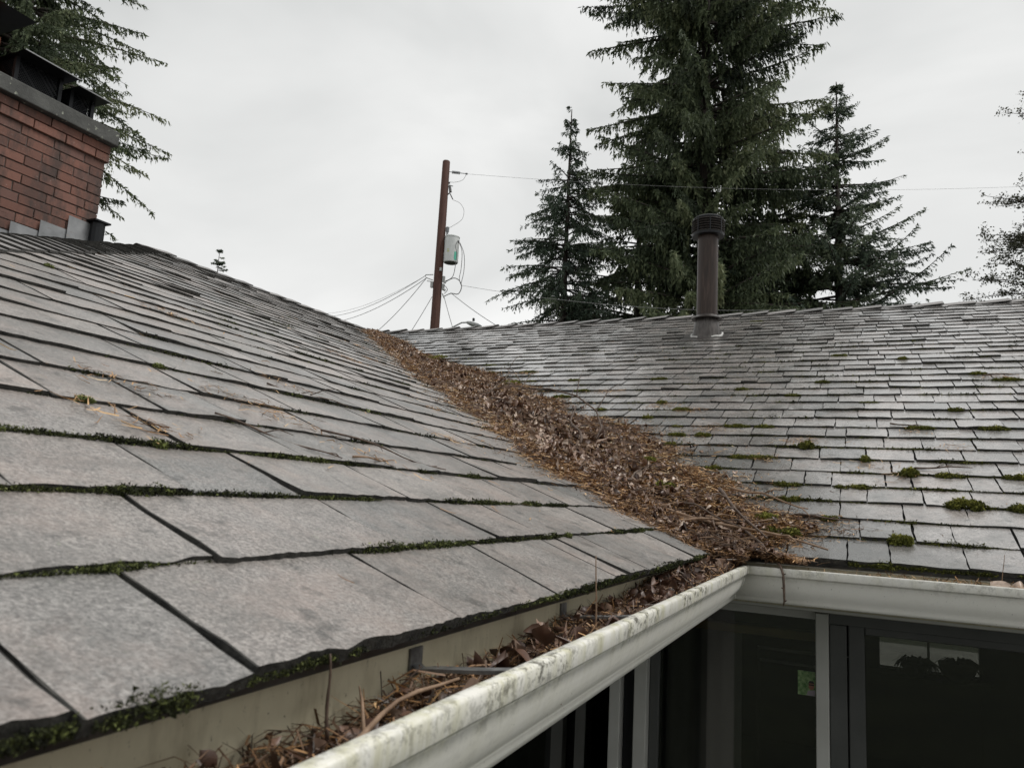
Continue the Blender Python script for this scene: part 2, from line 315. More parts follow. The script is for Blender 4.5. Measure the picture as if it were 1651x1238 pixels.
def tab_geo(sl, k, u0, u1, fine):
    r = np.random.default_rng(abs(hash((sl == 'A', k, round(u0 * 1000)))) % (2 ** 31))
    gap = r.uniform(.0014, .0028) if sl == 'A' else r.uniform(.0013, .003); u0 += gap; u1 -= gap
    T = r.uniform(.0068, .0104) * (1.0 if sl == 'A' else 1.3); ds = r.uniform(-.0035, .0035) - (.011 if k == 0 else 0)
    nu = max(2, int((u1 - u0) / ((.009 if sl == 'A' and k < 3 else .02) if fine else .06))); ns = 5 if fine else 2
    ln = EX + .022
    U = np.linspace(u0, u1, nu + 1)
    rim = sl == 'A' and u1 - u0 > .05
    if rim: U = np.concatenate([[u0], [u0 + r.uniform(.001, .0022) * (1 if k < 3 else 2)], U[1:-1], [u1 - r.uniform(.0006, .0012) * (1 if k < 3 else 2)], [u1]]); U.sort(); nu = len(U) - 1
    S = np.linspace(0, ln, ns + 1) if fine else np.array([0, EX * .5, ln])
    uu, ss = np.meshgrid(U, S)
    w = (vnoise(uu * 23 + k * 7.3, 1) - .5)
    jag = ((vnoise(uu * 60 + k * 3.1, 5) - .5) * .004 + (vnoise(uu * 190 + k * 9.7, 6) - .5) * .003) * np.clip(1 - ss / .05, 0, 1)
    sl_side = (vnoise(ss * 40 + u0 * 90, 3) - .5) * .005 * (np.abs(uu - (u0 + u1) / 2) > (u1 - u0) * .49)
    lift = r.uniform(-.0014, .0026) + (.004 if r.random() < .08 else 0); tw = r.uniform(-.004, .004)
    hh = T * (1 - .62 * ss / (ln + .002)) + .0006 + (w * .0022 + lift + tw * (uu - (u0 + u1) / 2) / (u1 - u0)) * (1 - ss / ln) ** 2
    hh = np.maximum(hh, .0009)
    s_abs = k * EX + ss + ds * (1 - ss / ln) + jag; uu = uu + sl_side
    if sl == 'A': lo, hi = HY + s_abs * CO - .02, s_abs * CO + .03
    else: lo, hi = -s_abs * CO - .03, np.full_like(s_abs, XE)
    uc = np.clip(uu, lo, hi)
    if np.ptp(uc[0]) < .012 and np.ptp(uc[-1]) < .012: return None
    P = PA if sl == 'A' else PB
    top = P(uc, s_abs, hh).reshape(-1, 3)
    n1, n2 = nu + 1, len(S)
    idx = np.arange(n1 * n2).reshape(n2, n1)
    F = [np.stack([idx[:-1, :-1], idx[:-1, 1:], idx[1:, 1:], idx[1:, :-1]], -1).reshape(-1, 4)]
    # skirt: butt + two sides, dropped to the deck
    ring = np.concatenate([idx[::-1, 0][:-1], idx[0, :], idx[1:, -1]])
    bot = P(uc.ravel()[ring], s_abs.ravel()[ring] + .001, np.full(len(ring), .0002 if k else -.001))
    b0 = len(top); bi = np.arange(len(ring)) + b0
    F.append(np.stack([bi[:-1], bi[1:], ring[1:], ring[:-1]], -1))
    V = np.concatenate([top, bot]); mt_ = np.zeros((n2 - 1, nu), int)
    if rim: mt_[:, 0] = 1; mt_[:, -1] = 1                       # dark edge material along the cut sides, thickening the joint lines
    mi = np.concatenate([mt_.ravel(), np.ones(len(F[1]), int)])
    return V, np.concatenate(F), mi, r.random()
score = []
for i, (sl, k, a, b) in enumerate(tabs):
    P = PA if sl == 'A' else PB
    if sl == 'A': lo, hi = HY + k * EX * CO, k * EX * CO
    else: lo, hi = -k * EX * CO, XE
    a2, b2 = max(a, lo), min(b, hi)
    if b2 - a2 < .03: score.append(-1); continue
    c = P(np.array([a2, b2, b2, a2]), np.array([k, k, k + 1, k + 1]) * EX, np.zeros(4)); x, y, d = project(c)
    if d.min() < .15 or x.max() < 0 or x.min() > 1651 or y.max() < 0 or y.min() > 1238: score.append(-1); continue
    x = np.clip(x, 0, 1651); y = np.clip(y, 0, 1238)
    score.append(abs(np.dot(x, np.roll(y, 1)) - np.dot(y, np.roll(x, 1))) / 2)
big = set(np.argsort(score)[::-1][:300].tolist())
acc = {'A': [[], [], [], [], 0], 'B': [[], [], [], [], 0]}
for i, (sl, k, a, b) in enumerate(tabs):
    G = tab_geo(sl, k, a, b, i in big)
    if G is None: continue
    V, F, mi, t = G
    if i in big:
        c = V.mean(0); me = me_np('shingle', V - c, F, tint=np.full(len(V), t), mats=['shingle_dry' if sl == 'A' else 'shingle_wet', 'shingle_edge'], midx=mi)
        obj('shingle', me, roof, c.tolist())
    else:
        q = acc[sl]; q[0].append(V); q[1].append(F + q[4]); q[2].append(mi); q[3].append(np.full(len(V), t)); q[4] += len(V)
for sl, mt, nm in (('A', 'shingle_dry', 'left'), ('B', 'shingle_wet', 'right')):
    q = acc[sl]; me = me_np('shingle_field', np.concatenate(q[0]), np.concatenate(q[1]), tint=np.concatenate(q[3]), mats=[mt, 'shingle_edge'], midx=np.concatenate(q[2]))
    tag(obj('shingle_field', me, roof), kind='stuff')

# ridge and hip caps -------------------------------------------------------------------
def caps(p0, p1, n1, n2, ex, hw, T, seed):
    """caps laid from p0 to p1, butt end towards p1"""
    r = random.Random(seed); p0, p1 = Vector(p0), Vector(p1); d = (p1 - p0); Ln = d.length; d.normalize()
    def side(nn):
        v = Vector(nn).cross(d).normalized(); return v if v.z < 0 else -v
    s1, s2 = side(n1), side(n2); up = (Vector(n1) + Vector(n2)).normalized()
    k = 0; nmax = int(Ln / ex)
    for k in range(nmax):
        a = p0 + d * (k * ex - .05); b = p0 + d * ((k + 1) * ex + r.uniform(-.006, .006))
        h0, h1 = .009, .009 + T * r.uniform(.8, 1.35); w = hw * r.uniform(.96, 1.05); m_ = MB(); vs = []
        for e, h in ((a, h0), (b, h1)):
            sk = d * r.uniform(-.004, .004)
            for lv in (0, -.009):
                for q, sd_ in ((w, s1), (w * .5, s1), (w * .12, s1), (0, s1), (w * .12, s2), (w * .5, s2), (w, s2)):
                    drop = 0 if q > w * .2 else (-.004 if q == 0 else -.001)
                    vs.append(e + sd_ * q + up * (h + lv + drop) + sk)
        f = []
        for j in range(6):
            f.append((j, j + 1, 14 + j + 1, 14 + j)); f.append((14 + j, 14 + j + 1, 21 + j + 1, 21 + j)); f.append((7 + j + 1, 7 + j, 21 + j, 21 + j + 1)); f.append((7 + j, 7 + j + 1, j + 1, j))
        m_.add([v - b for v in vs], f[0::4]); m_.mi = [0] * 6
        m_.f += f[1::4] + f[2::4] + f[3::4] + [(0, 14, 21, 7), (6, 13, 27, 20)]; m_.mi += [1] * 20  # cap sides take the dark edge colour, painting the gap shadow
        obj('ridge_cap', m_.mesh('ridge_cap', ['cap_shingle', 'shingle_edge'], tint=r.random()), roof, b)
nA, nB, nH = (SI, 0, CO), (0, -SI, CO), (0, -SI, CO)
caps((-RW, RW, RH), (XE, RW, RH), nB, (0, SI, CO), .215, .14, .02, 1)
caps((-RW, HY + RW - .05, RH + .004), (-RW, RW, RH + .004), nA, (-SI, 0, CO), .2, .135, .016, 2)
caps((-RW, HY + RW, RH), (0, HY, 0), nA, nH, .137, .13, .012, 3)

# drip edges, gutters ------------------------------------------------------------------
d = MB()
def ext(mbx, prof, ax, a, b, mi=0, miter=True):
    """extrude an (outward, z) profile along an eave: ax 'A' along y at x=o, 'B' along x at y=-o; mitred at the inner corner"""
    n = len(prof); vs = []
    for e in (a, b):
        for o, z in prof:
            p = e
            if miter and e == 'm': p = o if ax == 'B' else -o
            vs.append((o, p, z) if ax == 'A' else (p, -o, z))
    mbx.add(vs, [(i, i + 1, n + i + 1, n + i) if ax == 'A' else (i + 1, i, n + i, n + i + 1) for i in range(n - 1)], mi)
dp = [(-.06, .0215), (-.001, -.0035), (.0, -.008), (-.006, -.016), (-.008, -.0165), (-.004, -.009), (-.06, .016)]
ext(d, dp, 'A', HY, 'm'); obj('drip_edge', d.mesh('drip_edge', 'drip_metal'), roof)
d = MB(); ext(d, dp, 'B', 'm', XE); obj('drip_edge', d.mesh('drip_edge', 'drip_metal'), roof)
GP = [(-.028, -.0195), (-.028, -.108), (-.026, -.113), (.066, -.113), (.072, -.111), (.0735, -.105), (.0735, -.0995), (.0755, -.0965), (.0795, -.0925), (.0855, -.0865), (.0915, -.0785), (.0962, -.069), (.0992, -.059), (.1005, -.0505), (.1012, -.0475), (.1025, -.045), (.1025, -.0425), (.1085, -.0415), (.1095, -.0395), (.1105, -.024), (.1085, -.0215), (.098, -.0215), (.0965, -.024), (.0975, -.0275)]
GI = [(o - .0016, z) for o, z in GP[::-1]]
GPd = GP
def gutter(ax, a, b, mat):
    m_ = MB(); ext(m_, GP, ax, a, b); o = obj('gutter', m_.mesh('gutter', mat), house); smooth_edges(o, 28)
    s_ = o.modifiers.new('wall', 'SOLIDIFY'); s_.thickness = .0016; s_.offset = 0; return o
gA = gutter('A', HY, 'm', 'gutter_paint'); gB = gutter('B', 'm', XE, 'gutter_paint_clean')
tag(gA, 'stained white gutter with mildew streaks on its lip'); tag(gB, 'cleaner white gutter under the right slope')
for p, ax in (((-.0265), 'A'), ((-.0265), 'B')):      # cream inside face of each gutter
    m_ = MB(); ext(m_, [(p, -.021), (p, -.11)], ax, HY if ax == 'A' else 'm', 'm' if ax == 'A' else XE)
    obj('back_face', m_.mesh('back_face', 'gutter_back'), gA if ax == 'A' else gB)
# seam strip at the mitre
m_ = MB(); m_.tube([(o + .001, -o - .001, z) for o, z in GP[4:21]], .0013, 6); obj('mitre_seam', m_.mesh('mitre_seam', 'gutter_paint_clean'), gB)
for y in (-2.42, -1.53, -1.12, -.55, -.1):
    m_ = MB(); pr_ = [(-.026, -.028), (-.0255, -.04), (-.018, -.0445), (-.005, -.042), (.05, -.036), (.09, -.0305), (.099, -.029)]
    for (o0, z0), (o1, z1) in zip(pr_, pr_[1:]):
        m_.add([(o0, y - .008, z0), (o0, y + .008, z0), (o1, y + .008, z1), (o1, y - .008, z1), (o0, y - .008, z0 - .0035), (o0, y + .008, z0 - .0035), (o1, y + .008, z1 - .0035), (o1, y - .008, z1 - .0035)],
               [(0, 1, 2, 3), (7, 6, 5, 4), (0, 3, 7, 4), (1, 5, 6, 2)])
    m_.box((-.0262, y - .011, -.052), (-.0235, y + .011, -.026))
    obj('gutter_hanger', m_.mesh('gutter_hanger', 'hanger_metal'), gA)
m_ = MB(); m_.box((-.0262, -1.245, -.075), (-.0205, -1.222, -.045)); obj('bracket', m_.mesh('bracket', 'black_metal'), gA)
for x in (.9, 1.6, 2.3):
    m_ = MB(); m_.box((x - .008, -.1, -.033), (x + .008, .026, -.029)); obj('gutter_hanger', m_.mesh('gutter_hanger', 'hanger_metal'), gB)

# fascia, soffit and walls ------------------------------------------------------------
d = MB(); FZ0, FZ1 = -.128, -.004
d.box((-.052, HY, FZ0), (-.0302, .0302, FZ1)); d.box((-.052, .0303, FZ0), (XE, .052, FZ1))
obj('fascia', d.mesh('fascia', 'gutter_back'), house)
d = MB(); D = .4
d.box((-D - .1, HY, -.135), (-.03, D + .1, -.1285)); d.box((-.0299, .031, -.135), (XE, D + .1, -.1285))
obj('soffit', d.mesh('soffit', 'frame_pale'), house)
# wall of the right wing (faces the camera): lintel, posts; openings with sashes
def win_part(parent, name, boxes, mat, bw=.003):
    m_ = MB()
    for a, b in boxes: m_.box(a, b)
    return bev(obj(name, m_.mesh(name, mat), parent), bw)
wallB = obj('wall', MB().box((-D + .0, D, -.18), (XE, D + .12, -.136)).box((.4, D + .02, GZ), (.401, D + .021, GZ + .01)).box((2.2, D, GZ), (XE, D + .12, -.181)).box((-D, D, GZ), (2.199, D + .12, GZ + .35)).mesh('wall', 'wall_paint'), house)
zt, zb = -.181, GZ + .351
wn = obj('window', MB().box((-.273, D + .01, zt - .022), (.25, D + .07, zt)).mesh('window', 'frame_pale'), house); win_part(wn, 'sill', [((-.273, D + .01, zb), (.25, D + .07, zb + .05))], 'frame_pale')
tag(wn, 'fixed pane in pale grey frame by the inner corner')
win_part(wn, 'post', [((-.4, D - .012, zb), (-.362, D + .07, zt))], 'frame_pale'); win_part(wn, 'post', [((-.317, D - .006, zb), (-.2735, D + .07, zt))], 'frame_pale')
win_part(wn, 'post', [((-.361, D + .03, zb), (-.318, D + .07, zt))], 'black_metal')
win_part(wn, 'post', [((.2505, D - .016, zb), (.288, D + .07, zt))], 'frame_pale')
win_part(wn, 'jamb', [((-.2725, D + .03, zb + .051), (-.24, D + .06, zt - .023))], 'frame_grey')
obj('pane', MB().box((-.239, D + .04, zb + .051), (.249, D + .044, zt - .023)).mesh('pane', 'pane_glass'), wn)
dr = obj('sliding_door', MB().box((.289, D + .012, zt - .03), (2.199, D + .08, zt)).mesh('sliding_door', 'frame_grey'), house); win_part(dr, 'sill', [((.289, D + .012, zb), (2.199, D + .08, zb + .04))], 'frame_grey')
tag(dr, 'large dark glass door in grey frame')
win_part(dr, 'stile', [((.289, D + .012, zb + .041), (.338, D + .08, zt - .031))], 'frame_grey'); win_part(dr, 'stile', [((.342, D + .03, zb + .041), (.388, D + .075, zt - .031))], 'frame_grey')
win_part(dr, 'stile', [((1.4, D + .03, zb + .041), (1.45, D + .075, zt - .031))], 'frame_grey'); win_part(dr, 'top_rail', [((.389, D + .032, zt - .055), (1.399, D + .075, zt - .031))], 'frame_grey')
obj('pane', MB().box((.389, D + .045, zb + .041), (1.399, D + .049, zt - .056)).mesh('pane', 'pane_glass'), dr)
obj('pane', MB().box((1.451, D + .045, zb + .041), (2.199, D + .049, zt - .031)).mesh('pane', 'pane_glass'), dr)
# wall of the left wing with its own window
wallA = obj('wall', MB().box((-D - .12, HY + .4, -.18), (-D, D - .013, -.136)).box((-D - .12, HY + .4, GZ), (-D, D - .013, GZ + .35)).box((-D - .12, HY + .4, GZ + .351), (-D, -1.4, -.181)).mesh('wall', 'wall_paint'), house)
w2 = obj('window', MB().box((-D - .08, -1.399, zt - .03), (-D - .01, D - .04, zt)).mesh('window', 'frame_grey'), house); win_part(w2, 'sill', [((-D - .08, -1.399, zb), (-D - .01, D - .04, zb + .04))], 'frame_grey')
for y in (-1.399, -.55): win_part(w2, 'jamb', [((-D - .075, y, zb + .041), (-D - .03, y + .03, zt - .031))], 'black_metal')
for y0, y1 in ((-1.368, -.551), (-.519, .358)): obj('pane', MB().box((-D - .044, y0, zb + .041), (-D - .04, y1, zt - .031)).mesh('pane', 'pane_glass'), w2)
# remaining outer walls, floor and ceiling keep the rooms dark; added rear window stands in for a reflection in the door glass
yb = 2 * RW - .4
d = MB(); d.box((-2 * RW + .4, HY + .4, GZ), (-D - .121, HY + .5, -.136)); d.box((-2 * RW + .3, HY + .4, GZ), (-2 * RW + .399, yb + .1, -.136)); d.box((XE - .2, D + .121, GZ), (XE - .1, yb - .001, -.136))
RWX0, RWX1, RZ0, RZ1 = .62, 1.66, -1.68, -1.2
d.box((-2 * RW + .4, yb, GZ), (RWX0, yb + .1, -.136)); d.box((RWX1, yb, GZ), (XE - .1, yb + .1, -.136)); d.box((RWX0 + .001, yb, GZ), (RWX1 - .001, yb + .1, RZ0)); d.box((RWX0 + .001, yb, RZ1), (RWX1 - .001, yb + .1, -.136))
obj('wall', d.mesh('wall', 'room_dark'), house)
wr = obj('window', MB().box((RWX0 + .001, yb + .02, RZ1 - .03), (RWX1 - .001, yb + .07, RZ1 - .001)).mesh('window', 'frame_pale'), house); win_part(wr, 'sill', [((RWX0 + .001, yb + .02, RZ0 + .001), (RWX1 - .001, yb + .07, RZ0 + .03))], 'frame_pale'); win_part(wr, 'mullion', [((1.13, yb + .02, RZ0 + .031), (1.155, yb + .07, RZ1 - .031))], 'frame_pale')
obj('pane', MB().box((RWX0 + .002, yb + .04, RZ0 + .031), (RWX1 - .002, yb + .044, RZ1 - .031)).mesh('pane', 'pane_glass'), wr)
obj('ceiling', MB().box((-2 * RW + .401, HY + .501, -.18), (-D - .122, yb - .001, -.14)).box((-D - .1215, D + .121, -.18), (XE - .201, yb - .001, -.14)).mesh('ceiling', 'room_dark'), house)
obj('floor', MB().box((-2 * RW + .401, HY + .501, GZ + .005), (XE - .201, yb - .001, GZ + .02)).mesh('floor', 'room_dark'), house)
m_ = MB(); m_.add([(XE - .15, D, -.13), (XE - .15, yb, -.13), (XE - .15, RW, RH - .06)], [(0, 1, 2)]); obj('gable', m_.mesh('gable', 'wall_paint'), house)

# ------------------------------------------------------------------ chimney
CX, CY = -4.19, .96; CX0, CY0 = -5.1, -.62
mort = .0065; ch = .0605; bl = .2
ctop = 2.311
d = MB(); d.box((CX0 + .006, CY0 + .006, 1.0), (CX - .007, CY - .007, ctop)); chim = obj('chimney', d.mesh('chimney', 'mortar'), house); tag(chim, 'red brick chimney with dark concrete cap')
def brick_mesh(l, t):
    m_ = MB(); w, h = .05, ch - mort; b = .0025
    # bevelled front face box: x outward
    m_.add([(0, 0, 0), (0, l, 0), (0, l, h), (0, 0, h), (w - b, 0, 0), (w - b, l, 0), (w - b, l, h), (w - b, 0, h), (w, b, b), (w, l - b, b), (w, l - b, h - b), (w, b, h - b)],
           [(0, 3, 2, 1), (0, 1, 5, 4), (1, 2, 6, 5), (2, 3, 7, 6), (3, 0, 4, 7), (4, 5, 9, 8), (5, 6, 10, 9), (6, 7, 11, 10), (7, 4, 8, 11), (8, 9, 10, 11)])
    return m_.mesh('brick', 'brick', tint=t)
full = [brick_mesh(bl, t / 7) for t in range(8)]; half = [brick_mesh((bl - mort) / 2, t / 7) for t in range(8)]; tq = [brick_mesh(.14, t / 7) for t in range(8)]
rb = random.Random(4)
nrow = int((ctop - 1.2) / ch)
for r_ in range(nrow):
    z = ctop - (r_ + 1) * ch + mort * .5; pro = .016 if r_ < 2 else rb.uniform(-.002, .002)
    # face towards +x, running from the far corner towards the camera
    y = CY + (pro if r_ < 2 else 0); first = r_ % 2
    while y > CY0:
        if first == 1: ms_, l = half, (bl - mort) / 2; first = 2
        elif first == 0 and r_ % 3 == 2: ms_, l = tq, .14; first = 2
        else: ms_, l = full, bl; first = 2
        if y - l < CY0: break
        if y > -.45:
            o = obj('brick', rb.choice(ms_), chim, (CX - .05 + pro + rb.uniform(-.0012, .0012), y - l, z))
        y -= l + mort
    # end face towards +y
    x = CX - .052
    while x - bl > CX0:
        o = obj('brick', rb.choice(full), chim, (x, CY - .05 + (pro if r_ < 2 else 0) + rb.uniform(-.001, .001), z)); o.rotation_euler.z = math.pi / 2
        x -= bl + mort
sb = obj('cap_slab', MB().box((CX0 - .05, CY0 - .05, ctop + .001), (CX + .062, CY + .036, ctop + .1)).mesh('cap_slab', 'concrete'), chim); bev(sb, .006)
def flue_cap(y0, y1, zlid, x0=-4.86, x1=-4.36, zc=2.52):
    """mesh cage under a thin overhanging lid with turned-up middle"""
    f = obj('flue_cap', MB().add([(x1, y0, zlid - .012), (x1, y1, zlid - .012), (x0, y1, zlid - .012), (x0, y0, zlid - .012), (x1 - .2, (y0 + y1) / 2, zlid + .03)], [(0, 1, 4), (1, 2, 4), (2, 3, 4), (3, 0, 4), (3, 2, 1, 0)]).mesh('flue_cap', 'cap_metal'), chim)
    s_ = f.modifiers.new('sheet', 'SOLIDIFY'); s_.thickness = .006
    obj('rim', MB().box((x1 - .004, y0, zlid - .016), (x1 + .003, y1, zlid - .009)).mesh('rim', 'flashing'), f)  # paler edge strip: the lid's sky glint put into its colour
    c = MB(); i0, i1, a0, a1 = y0 + .035, y1 - .045, x0 + .1, x1 - .13; zb_ = ctop + .1
    c.box((a0, i0, zb_), (a1, i1, zb_ + .07)); obj('band', c.mesh('band', 'black_metal'), f)
    c = MB(); stp = .018
    for (p, q) in (((a1, i0), (a1, i1)), ((a0, i1), (a1, i1)), ((a0, i0), (a1, i0)), ((a0, i0), (a0, i1))):
        ln = math.hypot(q[0] - p[0], q[1] - p[1]); hgt = zlid - .014 - zb_ - .07; dx, dy = (q[0] - p[0]) / ln, (q[1] - p[1]) / ln
        k = -hgt
        while k < ln:
            for sgn in (1, -1):
                t0, t1 = max(k, 0), min(k + hgt, ln)
                if t1 > t0:
                    za = lambda t: zb_ + .07 + (t - k) if sgn > 0 else zb_ + .07 + hgt - (t - k)
                    c.tube([(p[0] + dx * t0, p[1] + dy * t0, za(t0)), (p[0] + dx * t1, p[1] + dy * t1, za(t1))], .0021, 3, cap=False)
            k += stp
    obj('mesh_screen', c.mesh('mesh_screen', 'black_metal'), f); obj('flue_liner', MB().box((a0 + .05, i0 + .02, zb_ + .0705), (a1 - .02, i1 - .02, zlid - .03)).mesh('flue_liner', 'black_metal'), f)
    for x in (a0, a1):
        for y in (i0, i1): obj('corner_post', MB().box((x - .012, y - .012, zb_), (x + .012, y + .012, zlid - .013)).mesh('corner_post', 'black_metal'), f)
    return f
flue_cap(.36, .72, 2.672, x0=-4.9, x1=-4.2); flue_cap(.72, .952, 2.632, x0=-4.8, x1=-4.2)
c = MB(); c.box((-4.8, -.03, ctop + .101), (-4.38, .315, 2.75)); bev(obj('clay_flue', c.mesh('clay_flue', 'clay_flue'), chim), .012)
f = obj('flue_cap', MB().add([(-4.2, -.1, 2.86), (-4.2, .4, 2.86), (-4.9, .4, 2.86), (-4.9, -.1, 2.86), (-4.55, .15, 2.92)], [(0, 1, 4), (1, 2, 4), (2, 3, 4), (3, 0, 4), (3, 2, 1, 0)]).mesh('flue_cap', 'cap_metal'), chim); f.modifiers.new('sheet', 'SOLIDIFY').thickness = .006
obj('band', MB().box((-4.78, .0, 2.751), (-4.42, .3, 2.858)).mesh('band', 'black_metal'), f)
# stepped flashing along the chimney side on the hip slope
for i, y1 in enumerate(np.arange(CY + .0, -.45, -.172)):
    y0 = y1 - .166; zr = (y0 - HY) * TN; zt_ = (y1 - HY) * TN + .165 + (.02 if i == 0 else 0)
    c = MB(); Mf = Matrix.Translation((CX + .004, y1, 0)) @ Matrix.Rotation(math.radians(3.2), 4, 'Z'); c.box((0, y0 - .035 - y1, zr - .06), (.003, -.004, zt_ - .012 * rb.random()), M=Mf)
    obj('step_flashing', c.mesh('step_flashing', 'flashing'), chim)
c = MB()
c.tube([(CX + .03, CY - .01, 1.5), (CX + .03, CY - .01, 1.765)], .045, 12); c.box((CX - .03, CY - .07, 1.757), (CX + .085, CY + .045, 1.768)); obj('back_flashing', c.mesh('back_flashing', 'black_metal'), chim)

# ------------------------------------------------------------------ vent pipe
vx, vy, vz = -.623, 3.355, 1.38
vent = obj('vent_pipe', MB().lathe([(.076, .05), (.076, .8)], (vx, vy, vz), 32).mesh('vent_pipe', 'vent_paint'), house); smooth_edges(vent, 40); tag(vent, 'tall brown metal vent pipe with louvred cap')
v = obj('flashing_cone', MB().lathe([(.125, -.07), (.104, .0), (.086, .12), (.0775, .136)], (vx, vy, vz), 32).mesh('flashing_cone', 'vent_collar'), vent); smooth_edges(v, 40)
v = obj('storm_collar', MB().lathe([(.112, .126), (.114, .131), (.09, .15), (.077, .158)], (vx, vy, vz), 32).mesh('storm_collar', 'vent_collar'), vent); smooth_edges(v, 40)
c = MB(); c.lathe([(.118, .772), (.12, .79), (.07, .79)], (vx, vy, vz), 32); c.lathe([(.082, .79), (.082, .9)], (vx, vy, vz), 24)
capo = obj('louvred_cap', c.mesh('louvred_cap', 'black_metal'), vent)
for i in range(6):
    zz = .793 + i * .0185
    v = obj('louvre', MB().lathe([(.1, zz + .014), (.119, zz - .001), (.122, zz + .002), (.103, zz + .0165)], (vx, vy, vz), 32).mesh('louvre', 'vent_collar'), capo); smooth_edges(v, 30)
for i in range(8):
    a = i * math.pi / 4 + .3; Mx = Matrix.Translation((vx, vy, vz)) @ Matrix.Rotation(a, 4, 'Z')
    obj('cap_rib', MB().box((.1165, -.004, .79), (.1215, .004, .905), M=Mx).mesh('cap_rib', 'black_metal'), capo)
v = obj('cap_top', MB().lathe([(.112, .9), (.1125, .911), (.104, .918), (.03, .926), (.0, .927)], (vx, vy, vz), 32).mesh('cap_top', 'black_metal'), capo); smooth_edges(v, 30)
s0 = math.hypot(vy, vz); fl = PB(np.array([vx - .17, vx + .17, vx + .17, vx - .17]), np.array([s0 - .2, s0 - .2, s0 + .2, s0 + .2]), np.full(4, .0115))
fl2 = PB(np.array([vx - .17, vx + .17, vx + .17, vx - .17]), np.array([s0 - .2, s0 - .2, s0 + .2, s0 + .2]), np.full(4, .004))
obj('base_flashing', MB().add(list(fl) + list(fl2), [(0, 1, 2, 3), (0, 4, 5, 1), (1, 5, 6, 2), (2, 6, 7, 3), (3, 7, 4, 0)]).mesh('base_flashing', 'vent_collar'), vent)
c = MB(); pts = [PB(np.array(vx + .112 * math.cos(a)), np.array(s0 + .012 + .118 * math.sin(a)), np.array(.014 + .004 * math.sin(5 * a))) for a in np.linspace(0, 2 * math.pi, 25)]
c.tube([tuple(p) for p in pts], [.007 + .003 * abs(math.sin(i * 1.7)) for i in range(25)], 6); obj('sealant_bead', c.mesh('sealant_bead', 'sealant'), vent)

# ------------------------------------------------------------------ things behind the glass
def grid_cloth(x0, x1, y, z0, z1, amp, wl):
    n = 40; vs = []; 
    for i in range(n + 1):
        x = x0 + (x1 - x0) * i / n; yy = y + amp * math.sin(2 * math.pi * (x - x0) / wl) + amp * .4 * math.sin(5.1 * x)
        vs += [(x, yy, z0), (x, yy, z1)]
    return MB().add(vs, [(2 * i, 2 * i + 2, 2 * i + 3, 2 * i + 1) for i in range(n)])
cu = obj('curtain', grid_cloth(-.3, .0, .62, GZ + .1, -.3, .018, .09).mesh('curtain', 'curtain_cloth', smooth=True)); cu.modifiers.new('cloth', 'SOLIDIFY').thickness = .003
tag(cu, 'pale grey curtain hanging behind the corner window pane', 'curtain')
cr = obj('reflection_bar', MB().box((-.34, .6, -.3), (.27, .66, -.272)).mesh('reflection_bar', 'reflection_yellow')); bev(cr, .003); tag(cr, 'added yellowish bar standing in for a reflection atop the corner window', 'rail')  # added bar, its yellow imitating a reflection in the pane
rl = thing('reflected_railing', (.12, .8, GZ + .02), 'added pale double rail standing in for a railing reflected in the corner window', 'rail')  # added bars imitating a railing reflected in the pane
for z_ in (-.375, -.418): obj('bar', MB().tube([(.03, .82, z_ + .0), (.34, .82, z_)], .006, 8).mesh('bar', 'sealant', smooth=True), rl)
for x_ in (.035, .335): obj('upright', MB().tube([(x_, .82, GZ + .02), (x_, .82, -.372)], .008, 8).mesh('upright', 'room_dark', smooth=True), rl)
ph = thing('photo_print', (.2, D + .037, -.4), 'small snapshot of a person outdoors taped inside the corner window', 'photo')
obj('print', MB().box((.196, D + .0365, -.438), (.2475, D + .0395, -.366)).mesh('print', 'photo_green'), ph)
obj('person_shape', MB().add([(.2465, D + .0362, -.4375), (.2215, D + .0362, -.4375), (.225, D + .0362, -.424), (.2465, D + .0362, -.42)], [(0, 1, 2, 3)]).add([(.2355 + .0085 * math.cos(a), D + .0361, -.408 + .0125 * math.sin(a)) for a in np.linspace(0, 2 * math.pi, 12, endpoint=False)], [tuple(range(12))], 1).add([(.2275, D + .036, -.4035), (.2435, D + .036, -.4035), (.2435, D + .036, -.4075), (.2275, D + .036, -.4075)], [(0, 1, 2, 3)], 2).add([(.2265, D + .036, -.401), (.2445, D + .036, -.401), (.241, D + .036, -.3935), (.2305, D + .036, -.3935)], [(0, 1, 2, 3)], 2).mesh('person_shape', ['photo_shirt', 'photo_skin', 'photo_dark']), ph)
for i, (x, h, lb) in enumerate(((.98, .16, 'added tall dark vase standing in for a silhouette in the door glass'), (1.42, .2, 'added wide dark pot with plant standing in for foliage reflected in the door'))):
    vs_ = thing('vase', (x, yb - .15, RZ0 - .02), lb, 'vase')  # added pots and plants standing in for silhouettes reflected in the door
    obj('body', MB().lathe([(.09, 0), (.13 + .05 * i, h * .5), (.15 + .05 * i, h), (.13, h)], (x, yb - .15, RZ0 - .02), 16).mesh('body', 'room_dark', smooth=True), vs_)
    m_ = MB()
    for k in range(60):
        a = rb.uniform(0, 6.28); l = rb.uniform(.15, .36); p = Vector((x, yb - .15, RZ0 + h - .03)); dd = Vector((math.cos(a), math.sin(a) * .5, 0))
        q = [p + dd * l * t + Vector((0, 0, l * (1.1 * t - 1.5 * t * t))) for t in (0, .4, .75, 1)]
        sdv = Vector((-dd.y, dd.x, .3)).normalized() * .018
        m_.add([q[0], q[1] - sdv, q[1] + sdv, q[2] - sdv, q[2] + sdv, q[3]], [(0, 1, 2), (1, 3, 4, 2), (3, 5, 4)])
    obj('foliage', m_.mesh('foliage', 'room_dark'), vs_)
